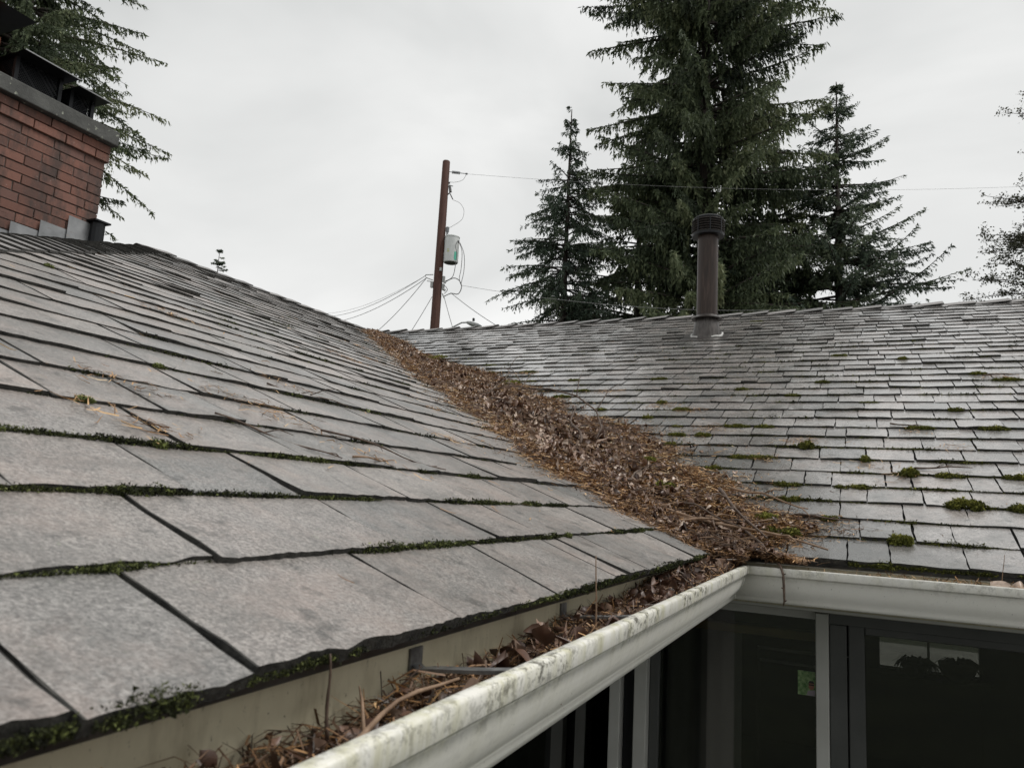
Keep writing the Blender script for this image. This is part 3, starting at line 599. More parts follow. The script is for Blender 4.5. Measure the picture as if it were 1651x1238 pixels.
sh = obj('sill_shelf', MB().box((.5, yb - .3, RZ0 - .06), (1.8, yb - .002, RZ0 - .021)).mesh('sill_shelf', 'room_dark'), house)

# ------------------------------------------------------------------ litter, twigs, leaves
def dirs(n, tilt):
    a = rng.uniform(0, 2 * np.pi, n); t = rng.normal(0, tilt, n)
    return np.stack([np.cos(a) * np.cos(t), np.sin(a) * np.cos(t), np.sin(t)], -1)
def needles(P, ln, wd, tilt, nrm=None):
    n = len(P); d_ = dirs(n, tilt)
    if nrm is not None:
        d_ = d_ - nrm * (d_ * nrm).sum(-1, keepdims=True) * .8; d_ /= np.linalg.norm(d_, axis=1, keepdims=True)
    s_ = np.cross(d_, rng.normal(size=(n, 3)) * .35 + (0, 0, 1)); s_ /= np.linalg.norm(s_, axis=1, keepdims=True)
    l = ln[:, None] / 2; w = wd[:, None] / 2; bnd = np.cross(s_, d_) * (ln * rng.uniform(-.12, .12, n))[:, None] + s_ * (ln * rng.uniform(-.15, .15, n))[:, None]
    V = np.stack([P - d_ * l - s_ * w, P - d_ * l + s_ * w, P + bnd + s_ * w, P + bnd - s_ * w, P + d_ * l + s_ * w * .4, P + d_ * l - s_ * w * .4], 1).reshape(-1, 3)
    b = np.arange(n)[:, None] * 6
    F = np.concatenate([b + np.array([[0, 1, 2, 3]]), b + np.array([[3, 2, 4, 5]])])
    return V, F
def leaves(P, size, up_bias=.6):
    n = len(P); U = np.linspace(-1, 1, 3); Vv = np.linspace(0, 1, 5)
    uu, vv = np.meshgrid(U, Vv); wid = np.array([.12, .85, 1.0, .7, .02])[:, None]
    x = (uu * wid * .36)[None] * np.ones((n, 1, 1)); y = (vv - .5)[None] * np.ones((n, 1, 1))
    c1 = rng.normal(.15, .6, n)[:, None, None]; c2 = rng.normal(0, .9, n)[:, None, None]; tw = rng.normal(0, .8, n)[:, None, None]
    c1 = c1 * 1.5; z = c1 * x * x * 4 + c2 * (vv[None] - .5) ** 2 + tw * x * (vv[None] - .5) + rng.normal(0, .06, (n, 5, 3))
    L = np.stack([x, y, z], -1).reshape(n, -1, 3) * size[:, None, None]
    e1 = rng.normal(size=(n, 3)); nrm = rng.normal(size=(n, 3)) * (1 - up_bias) + np.array([.1, -.25, 1]) * up_bias
    nrm /= np.linalg.norm(nrm, axis=1, keepdims=True); e1 -= nrm * (e1 * nrm).sum(-1, keepdims=True); e1 /= np.linalg.norm(e1, axis=1, keepdims=True); e2 = np.cross(nrm, e1)
    R = np.stack([e1, e2, nrm], 1)
    V = (np.einsum('nki,nij->nkj', L, R) + P[:, None]).reshape(-1, 3)
    idx = np.arange(15).reshape(5, 3); q = np.stack([idx[:-1, :-1], idx[:-1, 1:], idx[1:, 1:], idx[1:, :-1]], -1).reshape(-1, 4)
    return V, (np.arange(n)[:, None, None] * 15 + q[None]).reshape(-1, 4)
tA = [-.15, 0, .13, .28, .43, .73, .9, 1.3, 2.4, 3.7, 4.36]; dA_ = [.03, .1, .22, .34, .46, .46, .56, .6, .42, .3, .15]
tB = [-.15, 0, .1, .3, .45, .7, 1.2, 1.54, 1.9, 2.34, 2.87, 4.36]; dB_ = [.08, .2, .32, .44, .48, .46, .54, .42, .42, .34, .2, .12]
hT = [-.15, 0, .3, .8, 1.5, 2.5, 4.36]; hH = [.0, .016, .034, .052, .052, .036, .02]
def pile(t, v):
    """point on the debris mound: t along the valley, v across (-1 left slope .. 1 right slope)"""
    t = np.asarray(t, float); v = np.asarray(v, float)
    a = np.interp(t, tA, dA_) * (.62 + .45 * vnoise(t * 6, 11) + .3 * vnoise(t * 21, 13)); b = np.interp(t, tB, dB_) * (.5 + .62 * vnoise(t * 6, 12) + .34 * vnoise(t * 19, 14))
    x = np.where(v < 0, -t, -t + b * v); y = np.where(v < 0, t + a * v, t)
    lump = .55 + .5 * vnoise(t * 9 + v * 3, 21) + .35 * vnoise(t * 23 - v * 8, 22)
    h = np.interp(t, hT, hH) * np.clip(1 - np.abs(v) ** 1.6, 0, 1) * lump + .004
    return np.stack([x, y, np.maximum(t, -.0) * TN + h - np.clip(-t, 0, 1) * .1 + .006 * (1 - np.abs(v))], -1)
TT = np.linspace(-.1, 4.34, 150); VV = np.linspace(-1, 1, 27); tt, vv = np.meshgrid(TT, VV, indexing='ij')
Pm = pile(tt, vv); Pm[..., 2] += rng.normal(0, .004, tt.shape) * (1 - np.abs(vv)); Pm[:, [0, -1], 2] -= .006
idx = np.arange(Pm.shape[0] * Pm.shape[1]).reshape(tt.shape)
Fq = np.stack([idx[:-1, :-1], idx[1:, :-1], idx[1:, 1:], idx[:-1, 1:]], -1).reshape(-1, 4)
mound = obj('debris_mound', me_np('debris_mound', Pm.reshape(-1, 3), Fq, 'litter_soil', smooth=True)); tag(mound, 'dark rotted litter packed along the roof valley', 'debris', kind='stuff')
def tag_stuff(name, V, F, mat, tint, label, cat): return tag(obj(name, me_np(name, V, F, mat, tint, smooth=mat == 'dead_leaf')), label, cat, kind='stuff')
def sample_pile(n, spread=1.05, tmax=4.36, tpow=1.7):
    t = -.1 + (tmax + .1) * rng.random(n) ** tpow; v = np.clip(rng.normal(0, .52, n), -1, 1) * spread
    return t, v
# needles in the valley
n_ = 84000; t, v = sample_pile(n_, 1.0); t[:9000] = rng.uniform(-.1, .55, 9000); v[:9000] = rng.uniform(-.9, 1.0, 9000)
e_ = rng.random(n_) < .3; v = np.where(e_, np.sign(rng.random(n_) - .45) * (.7 + np.abs(rng.normal(0, .32, n_))), v)
P = pile(t, np.clip(v, -1.7, 1.8)); P[:, 2] += rng.random(n_) ** 2 * .012 + .002
V, F = needles(P, rng.uniform(.012, .044, n_), rng.uniform(.0011, .0032, n_), .17)
tn = np.clip(rng.beta(1.7, 1.7, n_) * (.6 + .6 * vnoise(t * 5 + v * 2.5, 31)) * np.interp(t, [0, .25, .6], [.85, 1.05, 1.3]), 0, 1); cz = (np.abs(v + .1) < .27) & (t > .35) & (t < 2.0) & (rng.random(n_) < .75); P[cz, 2] -= .02
tag_stuff('needle_litter', V, F, 'needle_litter', np.repeat(tn, 6), 'tan and brown conifer needles heaped along the roof valley', 'needles')
# leaves in the valley
n_ = 1250; t = np.concatenate([np.clip(rng.normal(.9, .38, 850), .25, 2.4), rng.uniform(.2, 3.2, 400)]); v = np.clip(rng.normal(-.06, .26, n_), -1, 1)
P = pile(t, v); P[:, 2] += rng.random(n_) * .013 + .004; V, F = leaves(P, rng.uniform(.014, .042, n_), .6)
tag_stuff('leaf_litter', V, F, 'dead_leaf', np.repeat(np.clip(rng.beta(1.5, 1.1, n_), 0, 1), 15), 'curled brown dead leaves in the middle of the valley heap', 'leaves')
n_ = 5200; t, v = sample_pile(n_, 1.0, tpow=1.5); v = np.where(rng.random(n_) < .4, rng.uniform(-1.1, 1.1, n_), v); P = pile(t, v); P[:, 2] += rng.random(n_) * .01 + .004; V, F = leaves(P, rng.uniform(.008, .024, n_), .75)
tag_stuff('leaf_fragments', V, F, 'dead_leaf', np.repeat(np.clip(rng.beta(1.5, 1.3, n_), 0, 1), 15), 'small broken leaf flakes and bud scales over the valley heap', 'leaves')
# gutter fill
def gz(y): return -.088 + .012 * vnoise(y * 9, 40) + np.interp(y, [-2.6, -1.7, -1.45, -1.0, -.5, -.1], [.022, .02, .016, .03, .048, .058])
yy = np.linspace(HY + .05, .02, 160); xx = np.linspace(-.0255, .095, 9); gx, gy = np.meshgrid(xx, yy); gzz = gz(gy) - .012 + rng.normal(0, .004, gx.shape)
gzz = np.maximum(gzz, -.1085); gx2 = np.minimum(gx, .066 + np.clip((gzz + .11) * .5, 0, .03))
idx = np.arange(gx.size).reshape(gx.shape); Fq = np.stack([idx[:-1, :-1], idx[:-1, 1:], idx[1:, 1:], idx[1:, :-1]], -1).reshape(-1, 4)
tag(obj('gutter_sludge', me_np('gutter_sludge', np.stack([gx2, gy, gzz], -1).reshape(-1, 3), Fq, 'litter_soil', smooth=True)), 'dark wet sludge lying in the stained gutter', 'debris', kind='stuff')
n_ = 13000; y = -2.6 + 2.65 * rng.random(n_) ** .8; x = rng.uniform(-.018, .085, n_); P = np.stack([x, y, gz(y) + rng.random(n_) ** 2 * .02 - .006], -1)
V, F = needles(P, rng.uniform(.015, .06, n_), rng.uniform(.001, .0024, n_), .35); V[:, 0] = np.clip(V[:, 0], -.0245, .094)
tag_stuff('needle_litter', V, F, 'needle_litter', np.repeat(rng.beta(1.1, 3.6, n_), 6), 'dark brown needles filling the stained gutter', 'needles')
n_ = 920; y = np.concatenate([rng.uniform(-2.2, .02, 560), rng.uniform(-1.0, .03, 360)]); x = rng.uniform(-.008, .08, n_); P = np.stack([x, y, gz(y) + rng.uniform(-.004, .016, n_)], -1)
V, F = leaves(P, rng.uniform(.01, .028, n_) * np.where(y < -1.5, .7, 1), .35); V[:, 0] = np.clip(V[:, 0], -.0245, .096)
tag_stuff('leaf_litter', V, F, 'dead_leaf', np.repeat(rng.beta(1.2, 2.2, n_), 15), 'crumpled brown leaves filling the stained gutter', 'leaves')
n_ = 1500; x = rng.uniform(.0, 2.2, n_) ** 1.3 ; y = rng.uniform(-.085, .02, n_); P = np.stack([x, y, -.06 + .03 * vnoise(x * 7, 50) + rng.random(n_) * .012], -1)
V, F = needles(P, rng.uniform(.015, .05, n_), rng.uniform(.001, .0024, n_), .4); V[:, 1] = np.clip(V[:, 1], -.094, .0245)
tag_stuff('needle_litter', V, F, 'needle_litter', np.repeat(rng.beta(1.6, 2.2, n_), 6), 'brown needles lying in the cleaner gutter', 'needles')
# loose needle drifts on the slopes
Vs, Fs, Ts, o_ = [], [], [], 0
drA = [(-1.43, .65, .5), (-1.54, .48, .45), (-1.18, .68, .5), (-.4, .66, .5), (-1.09, .45, .25), (-.71, 1.5, .6), (.39, 1.76, .8), (-.86, .9, .3), (-1.14, .59, .4), (.1, 1.1, .4), (.0, .55, .5), (1.4, 2.5, .6), (.9, 2.0, .5)]
drB = [(-.35, 1.5, .9), (.17, 1.03, 1.0), (.41, .76, .5), (.68, .99, .3), (1.0, 2.12, .7), (.59, 1.18, .3), (.5, .64, .3), (-.5, 1.58, .6), (-.2, 1.2, .6), (-.9, 1.9, .8), (-1.6, 2.4, .9), (.05, .8, .6)]
for P_, dr_, nrm in ((PA, drA, nA), (PB, drB, nB)):
    for u, s_, q in dr_:
        n_ = int(130 * q); uu = u + rng.normal(0, .035 + .02 * q, n_) ; s2 = s_ + rng.normal(0, .028, n_) + ((uu - u) * -.4 if P_ is PA else 0)
        P = P_(uu, s2, rng.uniform(.009, .016, n_)); V, F = needles(P, rng.uniform(.015, .045, n_), rng.uniform(.001, .0022, n_), .2, np.array(nrm))
        Vs.append(V); Fs.append(F + o_); Ts.append(np.repeat(rng.beta(2, 2, n_), 6)); o_ += len(V)
    n_ = 500; uu = rng.uniform(-2, 3, n_); s2 = rng.uniform(.05, 3.6, n_); ok = (uu < s2 * CO - .2) if P_ is PA else (uu > -s2 * CO + .2); uu, s2 = uu[ok], s2[ok]
    P = P_(uu, s2, np.full(len(uu), .0105)); V, F = needles(P, rng.uniform(.012, .035, len(uu)), rng.uniform(.001, .0018, len(uu)), .1, np.array(nrm)); Vs.append(V); Fs.append(F + o_); Ts.append(np.repeat(rng.beta(2, 2, len(uu)), 6)); o_ += len(V)
tag_stuff('needle_litter', np.concatenate(Vs), np.concatenate(Fs), 'needle_litter', np.concatenate(Ts), 'loose brown needle drifts scattered over the shingles', 'needles')
# individual big curled leaves in the gutters
def leaf_obj(p, size, tint, up, label, grp='large curled leaves in the gutters', seed=0):
    global rng
    keep = rng; rng = np.random.default_rng(seed); V, F = leaves(np.zeros((1, 3)), np.array([size]), up); rng = keep
    o = obj('dead_leaf', me_np('dead_leaf', V, F, 'dead_leaf', np.full(15, tint), smooth=True), None, p); s_ = o.modifiers.new('smooth', 'SUBSURF'); s_.levels = s_.render_levels = 2
    return tag(o, label, 'leaf', grp)
leaf_obj((.045, -1.375, -.034), .042, .42, .25, 'large brown leaf curled up on edge just past the gutter hanger', seed=1); leaf_obj((.03, -1.41, -.045), .042, .36, .4, 'large brown leaf lying flat beside the gutter hanger strap', seed=2); leaf_obj((.06, -1.36, -.043), .035, .3, .3, 'reddish brown leaf leaning on the gutter lip past the hanger', seed=3)
leaf_obj((.045, -1.66, -.06), .03, .7, .5, 'pale tan leaf in the stained gutter before the hanger', seed=4); leaf_obj((.025, -1.69, -.062), .032, .5, .5, 'orange brown leaf against the cream gutter back before the hanger', seed=5); leaf_obj((.07, -1.6, -.05), .03, .75, .7, 'pale folded leaf resting on the gutter lip before the hanger', seed=6)
leaf_obj((.68, -.06, -.03), .06, .9, .5, 'pale tan leaf lying in the cleaner gutter', seed=7); leaf_obj((.72, -.05, -.025), .055, .85, .3, 'light curled leaf standing in the cleaner gutter beside a stem', seed=8)
# sticks and twigs
def twig(p, ends, r, label, mat='twig_bark', forks=0, grp='twigs in the roof debris', seed=0, wob=.12):
    q = random.Random(seed); a, b = Vector(p), Vector(ends); n = 9; L = (b - a).length; pts = []
    ph = [q.uniform(0, 6.28) for _ in range(3)]
    side = (b - a).cross(Vector((0, 0, 1))).normalized()
    for i in range(n):
        s_ = i / (n - 1); w = math.sin(s_ * math.pi); pts.append(a.lerp(b, s_) + side * L * wob * w * math.sin(ph[0] + 4 * s_) + Vector((0, 0, L * wob * .4 * w * math.sin(ph[1] + 5 * s_))))
    m_ = MB(); m_.tube([x - a for x in pts], [r * (1 - .55 * i / (n - 1)) * (1 + .12 * math.sin(i * 2.3)) for i in range(n)], 6)
    for f_ in range(forks):
        i = q.randrange(2, n - 1); d_ = (pts[i] - pts[i - 1]).normalized(); d2 = (d_ + side * q.choice((-1, 1)) * q.uniform(.5, 1) + Vector((0, 0, q.uniform(-.1, .4)))).normalized(); l = L * q.uniform(.15, .35)
        m_.tube([pts[i] - a, pts[i] - a + d2 * l * .5 + Vector((0, 0, .1 * l)), pts[i] - a + d2 * l], [r * .6, r * .45, r * .2], 5)
    o = obj('twig', m_.mesh('twig', mat, smooth=True), None, p); return tag(o, label, 'twig', grp)
def pz(t, v, dz=0): q = pile(np.array(t), np.array(v)); return (float(q[0]), float(q[1]), float(q[2]) + dz)
hp = [(.06, .1, .075), (.13, .0, .035), (.17, -.075, .0), (.19, -.112, -.013), (.198, -.12, -.035), (.2, -.122, -.07), (.201, -.123, -.1), (.198, -.123, -.112)]
m_ = MB(); m_.tube([Vector(p) - Vector(hp[0]) for p in hp], [.004, .0038, .0034, .0032, .003, .0033, .0026, .0014], 7)
for k in range(4, 7): m_.tube([Vector(hp[k]) - Vector(hp[0]), Vector(hp[k]) - Vector(hp[0]) + Vector((.006 * (-1) ** k, -.004, .003))], [.0022, .0012], 5)
tag(obj('twig', m_.mesh('twig', 'twig_bark', smooth=True), None, hp[0]), 'thin knobbly twig hanging down over the cleaner gutter lip', 'twig', 'twigs in the roof debris')
twig((-.03, .3, .185), (.15, -.03, .05), .006, 'dark forked stick sloping from the heap to the gutter corner', forks=2, seed=2, wob=.05)
twig((-.2, .14, .12), (.3, .0, .03), .006, 'long brown stick lying across the valley mouth above the gutter', 'twig_dry', forks=1, seed=3, wob=.04)
twig((-.12, .04, .075), (.15, .13, .1), .0045, 'short brown stick crossing others at the valley mouth', 'twig_dry', forks=1, seed=4)
twig((-.25, .24, .16), (.07, .04, .075), .0045, 'dark bent stick beside the left slope at the valley mouth', forks=2, seed=5)
twig((.0, .35, .19), (.24, .22, .135), .0045, 'thin stick with side shoots at the heap edge on the right slope', 'twig_dry', forks=2, seed=6)
twig(pz(.62, .0, .05), pz(.95, .35, .1), .006, 'thick dark branch rising out of the leaves in mid valley', forks=3, seed=7, wob=.08)
twig(pz(.75, .3, .03), pz(1.35, .5, .16), .0045, 'arching bare branch standing above the heap in mid valley', forks=4, seed=8, wob=.22)
twig(pz(.95, .1, .02), pz(1.2, .55, .1), .0035, 'slender bare twig arching over the upper leaves', forks=3, seed=9, wob=.25)
twig(pz(1.25, .05, .02), pz(1.75, .5, .12), .004, 'bare twig poking from the upper heap', forks=3, seed=10, wob=.2)
twig(pz(.3, -.3, .03), pz(.45, .4, .04), .004, 'dark stick lying across the lower heap', forks=2, seed=11)
twig((.05, -1.195, -.07), (.048, -1.2, .052), .0016, 'thin straight dry stem standing up in the stained gutter', 'twig_dry', seed=12, wob=.01)
twig((.035, -1.78, -.06), (.05, -1.58, -.035), .003, 'pale bent stick lying along the stained gutter', 'twig_dry', forks=1, seed=13, wob=.06)
twig((.02, -1.72, -.055), (.02, -1.725, .005), .0016, 'short dark stem standing upright in the stained gutter', seed=14, wob=.03)
twig((.68, -.03, -.05), (.69, -.035, .05), .0013, 'hair-thin stem standing up in the cleaner gutter', 'twig_dry', seed=15, wob=.03)
for i, (u0, s0_, u1, s1_, lb) in enumerate([(.55, .73, .72, .75, 'dark knobbly stick lying across two shingles of the right slope'), (.5, 1.27, .62, 1.22, 'short dark stick on the right slope above the moss cushions'), (.2, .27, .36, .25, 'thin dark twig on the lowest courses of the right slope'), (.93, 2.12, 1.08, 2.13, 'pale looped twig high on the right slope')]):
    a = PB(np.array(u0), np.array(s0_), np.array(.016)); b = PB(np.array(u1), np.array(s1_), np.array(.016)); twig(tuple(a), tuple(b), .0035, lb, forks=2, grp='twigs lying on the shingles', seed=20 + i, wob=.05)
for i, (u0, s0_, u1, s1_, lb) in enumerate([(-1.35, .56, -1.2, .42, 'thin dark twig on the left slope beside a needle drift'), (-1.1, .56, -.86, .42, 'long dark knobbly twig lying down the left slope'), (-1.16, .43, -1.02, .44, 'pale dry twig on the left slope above a shingle edge'), (-.95, .86, -.72, .8, 'dark twig on the left slope among brown needles')]):
    a = PA(np.array(u0), np.array(s0_), np.array(.013)); b = PA(np.array(u1), np.array(s1_), np.array(.012)); twig(tuple(a), tuple(b), .0022, lb, 'twig_dry' if i == 2 else 'twig_bark', forks=2, grp='twigs lying on the shingles', seed=30 + i, wob=.06)
m_ = MB(); q = random.Random(5)
for i in range(330):
    t, v = -.08 + 3.6 * q.random() ** 1.8, q.gauss(0, .45); v = max(-1, min(1, v)); p = Vector(pz(t, v, q.uniform(.004, .03))); a = q.uniform(0, 6.28); l = q.uniform(.05, .17)
    d_ = Vector((math.cos(a), math.sin(a), q.uniform(-.25, .35))) * l; sdv = d_.cross(Vector((0, 0, 1))) * q.uniform(-.2, .2)
    r = q.uniform(.0009, .0024); m_.tube([p - d_ * .5, p + sdv, p + d_ * .5], [r, r * .9, r * .5], 4, cap=False, mi=i % 2)
tag(obj('fine_twigs', m_.mesh('fine_twigs', ['twig_bark', 'twig_dry'])), 'fine broken twigs mixed into the valley litter', 'twigs', kind='stuff')

# ------------------------------------------------------------------ moss
ph_ = (1 + 5 ** .5) / 2
ICO = np.array([(-1, ph_, 0), (1, ph_, 0), (-1, -ph_, 0), (1, -ph_, 0), (0, -1, ph_), (0, 1, ph_), (0, -1, -ph_), (0, 1, -ph_), (ph_, 0, -1), (ph_, 0, 1), (-ph_, 0, -1), (-ph_, 0, 1)]) / math.sqrt(1 + ph_ ** 2)
ICF = np.array([(0, 11, 5), (0, 5, 1), (0, 1, 7), (0, 7, 10), (0, 10, 11), (1, 5, 9), (5, 11, 4), (11, 10, 2), (10, 7, 6), (7, 1, 8), (3, 9, 4), (3, 4, 2), (3, 2, 6), (3, 6, 8), (3, 8, 9), (4, 9, 5), (2, 4, 11), (6, 2, 10), (8, 6, 7), (9, 8, 1)])
OCT = np.array([(1, 0, 0), (-1, 0, 0), (0, 1, 0), (0, -1, 0), (0, 0, 1), (0, 0, -1)], float); OCF = np.array([(0, 2, 4), (2, 1, 4), (1, 3, 4), (3, 0, 4), (2, 0, 5), (1, 2, 5), (3, 1, 5), (0, 3, 5)])
def blobs(P, r, hi=True):
    B, Fb = (ICO, ICF) if hi else (OCT, OCF); n = len(P)
    S = r[:, None, None] * (1 + rng.normal(0, .28, (n, len(B), 1)))
    V = (P[:, None] + B[None] * S).reshape(-1, 3); return V, (np.arange(n)[:, None, None] * len(B) + Fb[None]).reshape(-1, 3), len(B)
def fuzz(P, r, k=6):
    n = len(P); c = P[:, None, None] + rng.normal(size=(n, k, 1, 3)) * (r * .62)[:, None, None, None]
    V = c + rng.normal(size=(n, k, 3, 3)) * (r * .58)[:, None, None, None]
    return V.reshape(-1, 3), np.arange(n * k * 3).reshape(-1, 3), k * 3
def edge_moss(P_, ks, dens, rr, lo, hi, hi_poly, seed, thr):
    Us, Ss, Hs, Rs = [], [], [], []
    for k in ks:
        s_ = k * EX; a, b = lo(s_), hi(s_); n_ = int((b - a) * dens)
        if n_ < 1: continue
        u = rng.uniform(a, b, n_); f_ = vnoise(u * 7 + k * 13.7, seed) * .6 + vnoise(u * 23 + k * 5.1, seed + 1) * .4; keep = f_ > thr - (.1 if k == 0 else 0) + (rng.random(n_) - .5) * .2
        u = u[keep]; f_ = f_[keep]; am = np.clip((f_ - thr) * 2.5, .15, 1)
        Us.append(u); Ss.append(s_ - (.011 if k == 0 else 0) - rng.uniform(-.002, .0055, len(u)) * am * 1.3); Hs.append(rng.uniform(0, .0105, len(u)) * (.5 + .6 * am)); Rs.append(rng.uniform(rr[0], rr[1], len(u)) * (.6 + .6 * am))
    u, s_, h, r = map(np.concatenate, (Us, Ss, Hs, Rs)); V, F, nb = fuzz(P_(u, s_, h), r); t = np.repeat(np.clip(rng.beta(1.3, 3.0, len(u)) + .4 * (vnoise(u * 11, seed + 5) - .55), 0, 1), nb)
    return V, F, t
V1, F1, t1 = edge_moss(PA, range(0, 4), 6500, (.0008, .0022), lambda s_: -2.15 + s_ * .8, lambda s_: s_ * CO - .02, False, 60, .39)
V2, F2, t2 = edge_moss(PA, range(4, 22), 750, (.0016, .0034), lambda s_: -2.2 + s_, lambda s_: s_ * CO - .2, False, 63, .48)
tag(obj('edge_moss', me_np('edge_moss', np.concatenate([V1, V2]), np.concatenate([F1, F2 + len(V1)]), 'lichen', np.concatenate([t1, t2]))), 'dark green moss and lichen crusting the shingle edges of left slope', 'moss', kind='stuff')
V1, F1, t1 = edge_moss(PB, range(0, 9), 1500, (.0022, .005), lambda s_: -s_ * CO + .35, lambda s_: 1.3 + s_ * .4, False, 70, .37)
V2, F2, t2 = edge_moss(PB, range(9, 24), 420, (.003, .0065), lambda s_: -s_ * CO + .25, lambda s_: 1.3 + s_ * .4, False, 74, .45)
tag(obj('edge_moss', me_np('edge_moss', np.concatenate([V1, V2]), np.concatenate([F1, F2 + len(V1)]), 'moss', np.concatenate([t1 * .85, t2 * .8]))), 'dark moss lining the shingle edges of right slope', 'moss', kind='stuff')
def cushion(P_, u, s_, w, dp_, hg, label, grp, mat='moss', tb=0., dens=1.0):
    n_ = int(min(560, 300000 * w * dp_)); n_ = max(n_, 110)
    a = rng.uniform(0, 2 * np.pi, n_); r = np.sqrt(rng.random(n_)); lx = r * np.cos(a); ly = r * np.sin(a)
    keep = (vnoise(lx * 3.1 + u * 57, 83) * .6 + vnoise(lx * 9 + ly * 4 + u * 17, 84) * .4 > .12 + .3 * r) ; lx, ly, r = lx[keep], ly[keep], r[keep]; n_ = len(r); lump = .5 + .8 * vnoise(lx * 3.2 + u * 31, 81); hh = hg * np.sqrt(np.clip(1 - r * r, 0, 1)) * lump
    P = P_(u + lx * w / 2, s_ + ly * dp_ / 2, .006 + hh); rad = rng.uniform(.0026, .0052, n_) * (1.15 if hg > .015 else .9 if hg > .006 else .45)
    V, F, nb = fuzz(P, rad * 1.05, 9); t = np.clip(tb + .2 + .75 * rng.beta(2, 2, n_) * (.35 + hh / hg), 0, 1); c = P.mean(0)
    o = obj('moss_cushion', me_np('moss_cushion', V - c, F, mat, np.repeat(t, nb)), None, c.tolist()); return tag(o, label, 'moss', grp)
kB = lambda s_: round(s_ / EX) * EX - .004
GB = 'moss cushions on the right slope'
named = [(.665, .137 * 3, .12, .04, .02, 'largest long green moss cushion along a low course of right slope'), (.8, .137 * 3, .07, .035, .015, 'brownish moss cushion at the end of the longest moss strip'),
         (.48, .137, .06, .045, .016, 'round dark moss cushion on the lowest course joint of right slope'), (.17, .137, .12, .035, .018, 'long bright moss strip beside the heap above the gutter'),
         (.2, .137 * 7, .05, .045, .022, 'bright green moss cushion with brown needles caught beside it'), (.53, .137 * 5, .055, .04, .017, 'olive moss cushion beside the dark knobbly stick'),
         (.4, .137 * 6, .035, .04, .012, 'small moss cushion with pale needles beside it')]
for u, s_, w, dp_, hg, lb in named: cushion(PB, u, s_ - .004, w, dp_, hg, lb, GB)
for u, s_ in [(-1.85, 2.52), (-1.17, 2.25), (-.51, 1.6), (-.38, 1.5), (.02, 1.22), (.64, .68), (.3, .27), (.43, 1.66), (.22, 2.04), (.92, 2.2), (1.02, 2.12), (-.65, 2.13), (-.33, 4.23), (.84, .71), (-.35, 1.22), (-.21, 1.09), (-.1, 1.23), (.36, .6), (.6, 1.26), (.05, .82), (.75, 1.5), (.85, 1.24), (.1, 1.78), (-.15, 1.9), (.98, .55), (.62, 2.6), (.3, 2.7)] + [(float(-y_ * CO + .45 + d_), y_) for y_, d_ in ((.4, .1), (.55, .22), (.69, .08), (.82, .3), (.96, .12), (1.1, .25), (1.23, .05), (1.37, .3), (1.5, .15), (1.78, .1), (1.92, .3), (2.2, .12), (2.47, .25), (2.74, .1))]:
    cushion(PB, u, kB(s_) - .004, rng.uniform(.05, .13), rng.uniform(.016, .028), rng.uniform(.005, .01), 'small dark green moss tuft on a shingle edge of right slope', GB)
for u, s_, w, lb in [(-1.57, .55, .035, 'bright green moss tuft on left slope at a joint'), (-1.56, .411, .032, 'yellow-green round moss tuft on left slope below a needle drift'), (-.92, 1.78, .04, 'yellow-green tuft high on left slope near the hip'), (-1.26, .822, .03, 'small green tuft on left slope in the fifth course'), (-.85, .137, .03, 'green tuft near the valley end of the second course')]:
    cushion(PA, u, s_ - .004, w * .75, .013, .005, lb, 'moss tufts on the left slope', 'lichen', .12)
for i, (t, v, w) in enumerate([(.35, .35, .07), (2.75, .5, .3), (1.9, .75, .14), (.6, .55, .05), (.2, .75, .06)]):
    p = pile(np.array(t), np.array(v)); s_ = float(p[1] / CO); hgt = float(p[2] - p[1] * TN)
    o = cushion(lambda u, s2, h: PB(u, s2, h + hgt * .9), float(p[0]), s_, w, w * .6, .012, 'green moss patch growing on the valley heap', 'moss patches on the valley heap', tb=.15)

